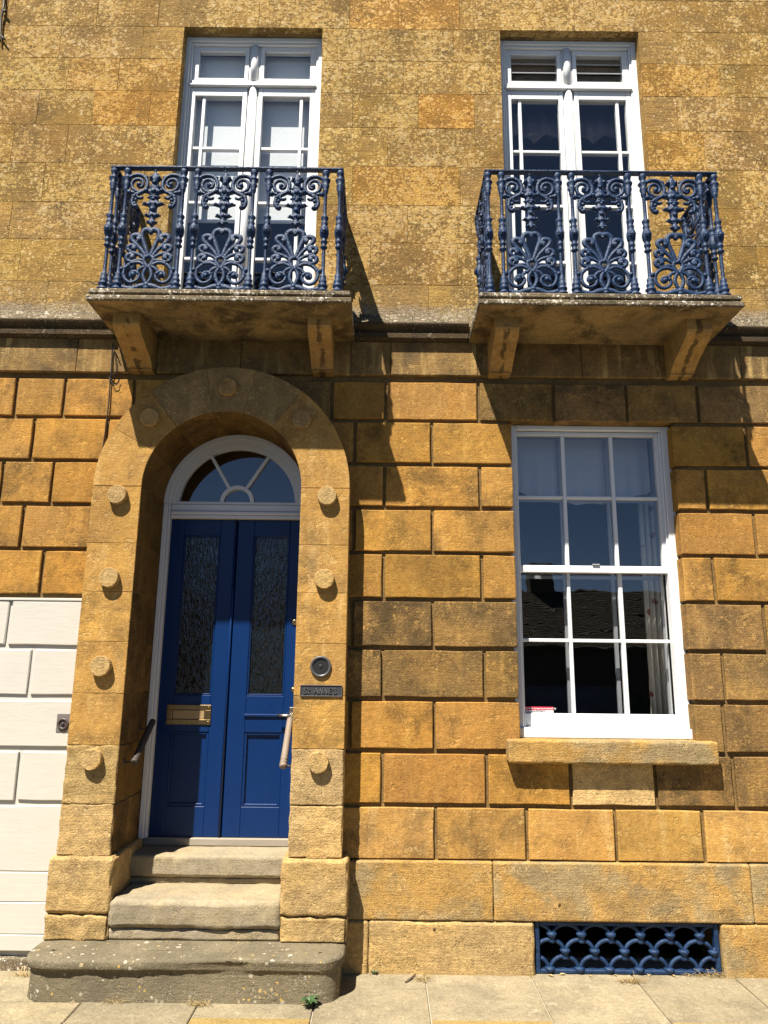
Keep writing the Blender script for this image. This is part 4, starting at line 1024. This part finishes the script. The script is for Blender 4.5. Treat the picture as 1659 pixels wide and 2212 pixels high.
# name plate
pa, pb = P(649, 1480.5, YA), P(739, 1503.5, YA); cx, cz = (pa.x + pb.x) / 2, (pa.z + pb.z) / 2
pl = empty('name_plaque', (cx, YA, cz), 'dark bronze plaque with raised name lettering below the round bell push', 'sign')
hw, hh = (pb.x - pa.x) / 2, 0.034
m = MB().box(cx - hw, cx + hw, YA - .006, YA + .004, cz - hh, cz + hh, .002)
m.build('plate', 'bronze', pl).color = (1.2, 1.2, 1.3, 1)
m = MB()
for q in ((cx - hw, cx + hw, cz - hh, cz - hh + .004), (cx - hw, cx + hw, cz + hh - .004, cz + hh), (cx - hw, cx - hw + .004, cz - hh + .004, cz + hh - .004), (cx + hw - .004, cx + hw, cz - hh + .004, cz + hh - .004)): m.box(q[0], q[1], YA - .0105, YA - .005, q[2], q[3], .001)
m.build('rim', 'bronze', pl).color = (2.6, 2.6, 2.7, 1)
def letter(ch, x, z, h):
    """serif capitals from strokes; returns mesh builder and advance"""
    m = MB(); t = h * .13; y0, y1 = YA - .0115, YA - .005
    def st(ax, az, bx, bz, w):
        d = Vector((bx - ax, 0, bz - az)).normalized(); n = Vector((-d.z, 0, d.x)) * w * h / 2
        A, B = Vector((x + ax * h, 0, z + az * h)), Vector((x + bx * h, 0, z + bz * h))
        m.prism([((A + n).x, (A + n).z), ((A - n).x, (A - n).z), ((B - n).x, (B - n).z), ((B + n).x, (B + n).z)], y0, y1)
    def serif(ax, az): st(ax - .11, az, ax + .11, az, .055)
    if ch == 'T': st(.36, .03, .36, .97, .15); st(.02, .95, .70, .95, .08); st(.03, .82, .03, .98, .06); st(.69, .82, .69, .98, .06); serif(.36, .03); adv = .78
    elif ch == 'A': st(.10, 0, .38, 1, .08); st(.38, 1, .70, 0, .15); st(.2, .34, .58, .34, .06); serif(.10, .03); serif(.70, .03); adv = .86
    elif ch == 'N': st(.12, 0, .12, 1, .08); st(.12, 1, .68, 0, .15); st(.68, 0, .68, 1, .08); serif(.12, .03); serif(.68, .97); serif(.08, .97); adv = .86
    elif ch == 'E': st(.14, 0, .14, 1, .15); st(.06, .96, .56, .96, .07); st(.1, .5, .46, .5, .07); st(.06, .04, .6, .04, .07); st(.56, .84, .56, .98, .05); st(.6, .02, .6, .2, .05); adv = .70
    elif ch == 'S':
        pts = smooth_path([(.50, .78, 0), (.42, .93, 0), (.26, .97, 0), (.12, .88, 0), (.12, .70, 0), (.28, .56, 0), (.44, .44, 0), (.52, .27, 0), (.44, .08, 0), (.26, .02, 0), (.10, .08, 0), (.05, .25, 0)], 3)
        for a, b_ in zip(pts, pts[1:]): st(a.x, a.y, b_.x, b_.y, .12)
        adv = .64
    elif ch == '.': st(.1, .0, .1, .14, .14); adv = .26
    else: st(.1, .72, .14, 1.0, .10); adv = .24
    return m, adv * h
x = cx - hw + .021; zb_ = cz - .017
for ch, h in (('S', .034), ('T', .026), ('.', .026), (' ', .03), ('A', .038), ('N', .034), ('N', .034), ('E', .034), ("'", .034), ('S', .034)):
    if ch == ' ': x += .014; continue
    m, adv = letter(ch, x, zb_, h); m.build('letter', 'bronze', pl).color = (3.4, 3.3, 3.2, 1); x += adv
# grab rails on the door reveals
def grab(p0, p1, wallx, label, tint):
    root = empty('grab_rail', ((p0.x + p1.x) / 2, (p0.y + p1.y) / 2, (p0.z + p1.z) / 2), label, 'handrail', 'wooden grab rails inside the doorway')
    d = (p1 - p0).normalized(); L = (p1 - p0).length; pts = []; rs = []
    for t, r in ((0, .014), (.006, .019), (.02, .021), (.5, .0215), (L / 1 - .06, .0225), (L - .052, .0225), (L - .05, .019), (L - .045, .019), (L - .043, .024), (L - .032, .024), (L - .030, .020), (L - .026, .020), (L - .024, .024), (L - .006, .023), (L, .016)):
        if t == .5: t = L * .5
        pts.append(p0 + d * t); rs.append(r)
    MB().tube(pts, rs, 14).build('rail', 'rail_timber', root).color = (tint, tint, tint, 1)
    for f in (.16, .93):
        q = p0 + d * L * f; s = 1 if wallx > q.x else -1; m = MB()
        m.tube([q, (q.x + s * .03, q.y, q.z - .012), (wallx - s * .002, q.y, q.z - .016)], .006, 8)
        m.lathe([(.022, 0), (.022, -s * .004), (.012, -s * .009)], 12, (wallx - s * 0.0005, q.y, q.z - .016), 'X'); m.build('bracket', 'twig_brown', root)
grab(PX(331, 1556, -1.535), PX(289, 1648, -1.535), AC - RI, 'turned wooden grab rail on the left side of the doorway, tinted dark for its shade', .35)  # doorway shade put into the timber tint; the sunlit rail is tinted lighter
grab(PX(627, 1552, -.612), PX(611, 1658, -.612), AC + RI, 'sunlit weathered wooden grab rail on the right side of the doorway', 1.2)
# sticker inside the sash glass
def text_mesh(s, size, x, z, y, name, mat, parent, bold=0.0):
    cu = bpy.data.curves.new(name, 'FONT'); cu.body = s; cu.size = size; cu.extrude = 0.0002; cu.offset = bold
    o = bpy.data.objects.new('tmp', cu); COL.objects.link(o); dg = bpy.context.evaluated_depsgraph_get()
    me = bpy.data.meshes.new_from_object(o.evaluated_get(dg)); bpy.data.objects.remove(o)
    me.transform(Matrix.Rotation(math.pi / 2, 4, 'X')); me.materials.clear(); me.materials.append(M[mat])
    ob = bpy.data.objects.new(name, me); COL.objects.link(ob); attach(ob, parent, (x, y, z)); return ob
ys = 0.1885
s0, s1 = P(1131, 1526, ys), P(1196, 1545, ys)
sk = empty('window_sticker', (s0.x, ys, s1.z), 'small red and white security sticker in the lower left corner of the sash window', 'sticker')
wd = s1.x - s0.x; zm = s0.z - .023
MB().box(s0.x, s1.x, ys, ys + .0012, 1.389, zm - .0002).build('white_field', 'sticker_white', sk)
MB().box(s0.x, s1.x, ys - .0002, ys + .0012, zm, s0.z).build('red_band', 'sticker_red', sk)
text_mesh('Another property protected by', .0162, s0.x + .008, zm + .007, ys - .0006, 'lettering', 'sticker_white', sk, .0003)
text_mesh('direct', .026, s0.x + wd * .40, 1.3935, ys - .0006, 'lettering', 'bronze', sk, .0002)
a = [(s0.x + wd * .26 + math.cos(t) * .022, ys - .0006, 1.394 + math.sin(t) * .020) for t in [math.pi * i / 12 for i in range(13)]]
MB().tube(a, .0016, 5).build('logo_arc', 'sticker_red', sk)
MB().tube([(s0.x + wd * .28, ys - .0006, 1.399), (s0.x + wd * .39, ys - .0006, 1.399)], .0015, 5).build('logo_arrow', 'bronze', sk)
# cables
cb = MB().tube(smooth_path([P(243, 738, -.085), P(243, 748, -.03), P(241, 790, -.024), P(240, 812, -.022), P(238, 822, -.012), P(235, 870, -.012), P(229, 920, -.012), P(223, 965, -.012), P(221, 985, -.02)], 5), .0045, 6)
cb.tube(smooth_path([P(244, 745, -.035), P(250, 780, -.026), P(251, 803, -.024), P(246, 808, -.026), P(242, 812, -.022)], 5), .003, 6)
cb.tube(smooth_path([P(240, 822, -.014), P(246, 832, -.016), P(253, 830, -.016), P(256, 820, -.014)], 5), .003, 6)
cb.box(P(236, 818, -.01).x, P(242, 818, -.01).x, -.02, -.004, P(240, 820, -.01).z, P(240, 815, -.01).z)
tag(cb.build('cable', 'cable_black'), 'thin black cable hanging down the wall left of the door arch', 'cable')
cb = MB().tube(smooth_path([P(9, -60, -.02), P(9, 0, -.02), P(7, 20, -.025), P(3, 40, -.02), P(1, 70, -.02), P(0, 90, -.02)], 5), .008, 6)
cb.tube([P(5, 22, -.02), P(13, 26, -.03)], .010, 6).tube([P(1, 76, -.02), P(11, 86, -.03)], .007, 6)
tag(cb.build('festoon_cable', 'cable_black'), 'dark festoon light cable at the top left edge of the upper wall', 'cable')
cb = MB().tube(smooth_path([P(181, 603, -.42), P(200, 612, -.46), P(222, 617, -.50)], 5), [.002] * 5 + [.004] * 6, 5)
tag(cb.build('loose_wire', 'cable_black'), 'short loose black wire sticking out left of the railing above the door', 'wire')

# ---- things inside the windows
blz = P(480, 478, .22).z
bl = empty('window_blind', (-1.077, .21, blz), 'white textured blind drawn down behind the window over the door', 'blind')
MB().box(-1.60, -1.083, .212, .216, blz, 6.56).build('cloth', 'blind_white', bl); MB().box(-1.071, -0.55, .212, .216, blz, 6.56).build('cloth', 'blind_white', bl)
MB().box(-1.60, -0.55, .205, .22, blz - .02, blz - .0005, .004).build('bottom_bar', 'blind_white', bl)
def wavy(x0, x1, z0, z1, y, amp, fr, n=40, scal=0.0):
    m = MB(); rows = []
    for i in range(n + 1):
        t = i / n; x = x0 + (x1 - x0) * t; yy = y + math.sin(t * fr * 2 * math.pi) * amp; zz = z0 + scal * abs(math.sin(t * math.pi * fr / 2))
        rows.append(m.addv([(x, yy, zz), (x, yy, z1), (x, yy + .006, z1), (x, yy + .006, zz)]))
    for a, b in zip(rows, rows[1:]):
        for j in range(4): m.face((a + j, a + (j + 1) % 4, b + (j + 1) % 4, b + j), True)
    return m
tag(wavy(1.86, 2.02, 1.28, 3.34, .38, .012, 4).build('curtain', 'curtain'), 'cream curtain with red flowers at the right side of the ground floor window', 'curtain')
tag(wavy(.95, 1.92, 5.88, 6.15, .34, .010, 8, 60, .08).build('valance', 'valance'), 'dark scalloped valance inside the top of the right upper window', 'valance')
m = MB(); rows_b = []
for i in range(37):
    t = i / 36; x = .94 + 1.0 * t; zb = 2.85 + .10 * abs(2 * t - 1) ** 2.2 + .006 * math.sin(t * 37)
    rows_b.append(m.addv([(x, .325 + .010 * math.sin(t * 60) * (1 - j / 6), 3.36 + (zb - 3.36) * (1 - j / 6)) for j in range(7)]))
for a, b in zip(rows_b, rows_b[1:]):
    for j in range(6): m.face((a + j, b + j, b + j + 1, a + j + 1), True)
tag(m.build('swag_blind', 'net_cloth'), 'pale grey swagged blind behind the top panes of the ground floor window', 'blind')
ar = empty('armchair', (1.45, 1.1, .6), 'dim blue upholstered armchair inside the ground floor window', 'armchair')
worn(1.05, 1.95, 1.05, 1.30, .9, 1.55, .06, .10, .02, 0, 71).build('backrest', 'armchair_blue', ar)
worn(1.05, 1.95, 1.28, 1.9, .7, 1.05, .06, .06, .01, 0, 72).build('seat', 'armchair_blue', ar)
for xa in (.93, 1.90): worn(xa, xa + .16, 1.1, 1.9, .7, 1.27, .06, .06, .01, 0, 73).build('armrest', 'armchair_blue', ar)
MB().box(1.0, 2.0, 1.1, 1.88, .55, .70).build('base', 'armchair_blue', ar)

# ---- weeds and litter at the foot of the wall
def weed(p, h, n, label):
    m = MB()
    for i in range(n):
        a = 2 * math.pi * i / n * 1.618 * 2 + .3; t = .35 + .65 * (i / n); L = h * (.55 + .35 * random.random())
        d = Vector((math.cos(a), math.sin(a), 0)); base = p + Vector((0, 0, h * .5 * t * .6))
        mid = base + d * L * .45 + Vector((0, 0, L * .42)); tip = base + d * L * .85 + Vector((0, 0, L * .30)); s = Vector((-d.y, d.x, 0)) * L * .17
        k = m.addv([base, mid + s, tip, mid - s, mid + Vector((0, 0, -.006))]); m.face((k, k + 1, k + 4)); m.face((k + 1, k + 2, k + 4)); m.face((k + 2, k + 3, k + 4)); m.face((k + 3, k, k + 4))
    m.tube([p, p + Vector((0, 0, h * .55))], .003, 5)
    tag(m.build('weed', 'leaf_green'), label, 'weed')
weed(Vector((PG(668, 2155, GZ).x + .015, -.472, GZ)), .085, 15, 'small green weed growing at the right foot of the bottom step')
weed(PG(808, 2106, GZ), .045, 7, 'tiny green weed at the wall base right of the steps')
def tuft(px, py, n, spread, label):
    c0 = PG(px, py, GZ); m = MB()
    for i in range(n):
        a = random.uniform(0, 2 * math.pi); b = c0 + Vector((random.gauss(0, spread), random.gauss(0, .012), .001)); L = random.uniform(.03, .075)
        d = Vector((math.cos(a), math.sin(a) * .6, random.uniform(.15, .9))).normalized() * L
        m.tube([b, b + d * .5, b + d + Vector((0, 0, -L * .2))], [.0013, .0011, .0005], 3, smooth=False)
    tag(m.build('dry_grass_tuft', 'straw'), label, 'dry grass', 'dry grass tufts along the wall')
tuft(1362, 2122, 70, .035, 'dry straw tuft in front of the middle of the cellar grille')
tuft(1545, 2110, 110, .06, 'long dry straw tuft at the right end of the cellar grille')
tuft(912, 2118, 50, .015, 'dry straw tuft by the wall right of the twig')
tuft(48, 2108, 45, .03, 'dry straw tuft at the foot of the white wall')
tuft(252, 2166, 35, .022, 'dry straw tuft under the left part of the bottom step')
tuft(432, 2172, 45, .035, 'brown dry tuft under the middle of the bottom step')
tg = MB().tube([PG(876, 2124, GZ) + Vector((0, 0, .006)), PG(888, 2117, GZ) + Vector((0, 0, .008)), PG(897, 2108, GZ) + Vector((0, 0, .007))], [.006, .007, .005], 7)
tag(tg.build('twig', 'twig_brown'), 'short brown twig lying on the pavement by the wall', 'twig')
lv = 0
for px, nth in zip((1190, 1215, 1275, 1330, 1402, 1455, 1490, 1512), ('first', 'second', 'third', 'fourth', 'fifth', 'sixth', 'seventh', 'eighth')):
    q = PG(px, 2108 + random.uniform(-2, 4), GZ); s = random.uniform(.012, .024); a = random.uniform(0, 3)
    m = MB(); k = m.addv([q + Vector((-math.cos(a) * s, -math.sin(a) * s, .002)), q + Vector((math.sin(a) * s * .5, -math.cos(a) * s * .5, .008)), q + Vector((math.cos(a) * s, math.sin(a) * s, .004)), q + Vector((-math.sin(a) * s * .5, math.cos(a) * s * .5, .009))]); m.face((k, k + 1, k + 2, k + 3))
    tag(m.build('dry_leaf', 'straw'), 'small dry leaf, %s from the left along the foot of the cellar grille' % nth, 'leaf', 'dry leaves along the grille')

# ================================================================== HOUSE ACROSS THE STREET (seen in the window reflections)
op = empty('opposite_house', (0, -24, GZ - .13), 'low stone house with steep stone slate roof across the street, reflected in the windows', 'house')
MB().box(-22, 22, -30, -24, GZ - .13, 2.7).build('wall', 'tile_stone', op)
m = MB()
for i in range(34):
    t0, t1 = i / 34, (i + 1) / 34
    m.prism([(-23.6 - 3.4 * t0 , 2.65 + 2.6 * t0 + .03), (-23.6 - 3.4 * t1 - .03, 2.65 + 2.6 * t1 + .015), (-23.6 - 3.4 * t1 - .03, 2.65 + 2.6 * t1 - .1), (-23.6 - 3.4 * t0, 2.65 + 2.6 * t0 - .06)], -22.4, 22.4, 'X')
m.prism([(-27.0, 5.2), (-30.4, 2.65), (-30.4, 2.5), (-27.0, 5.0)], -22.4, 22.4, 'X')
rf = m.build('roof', 'tile_stone', op)
for cx_ in (6.5, -9.0): MB().box(cx_, cx_ + 1.0, -27.6, -26.8, 4.9, 6.4, .03).build('chimney', 'tile_stone', rf)
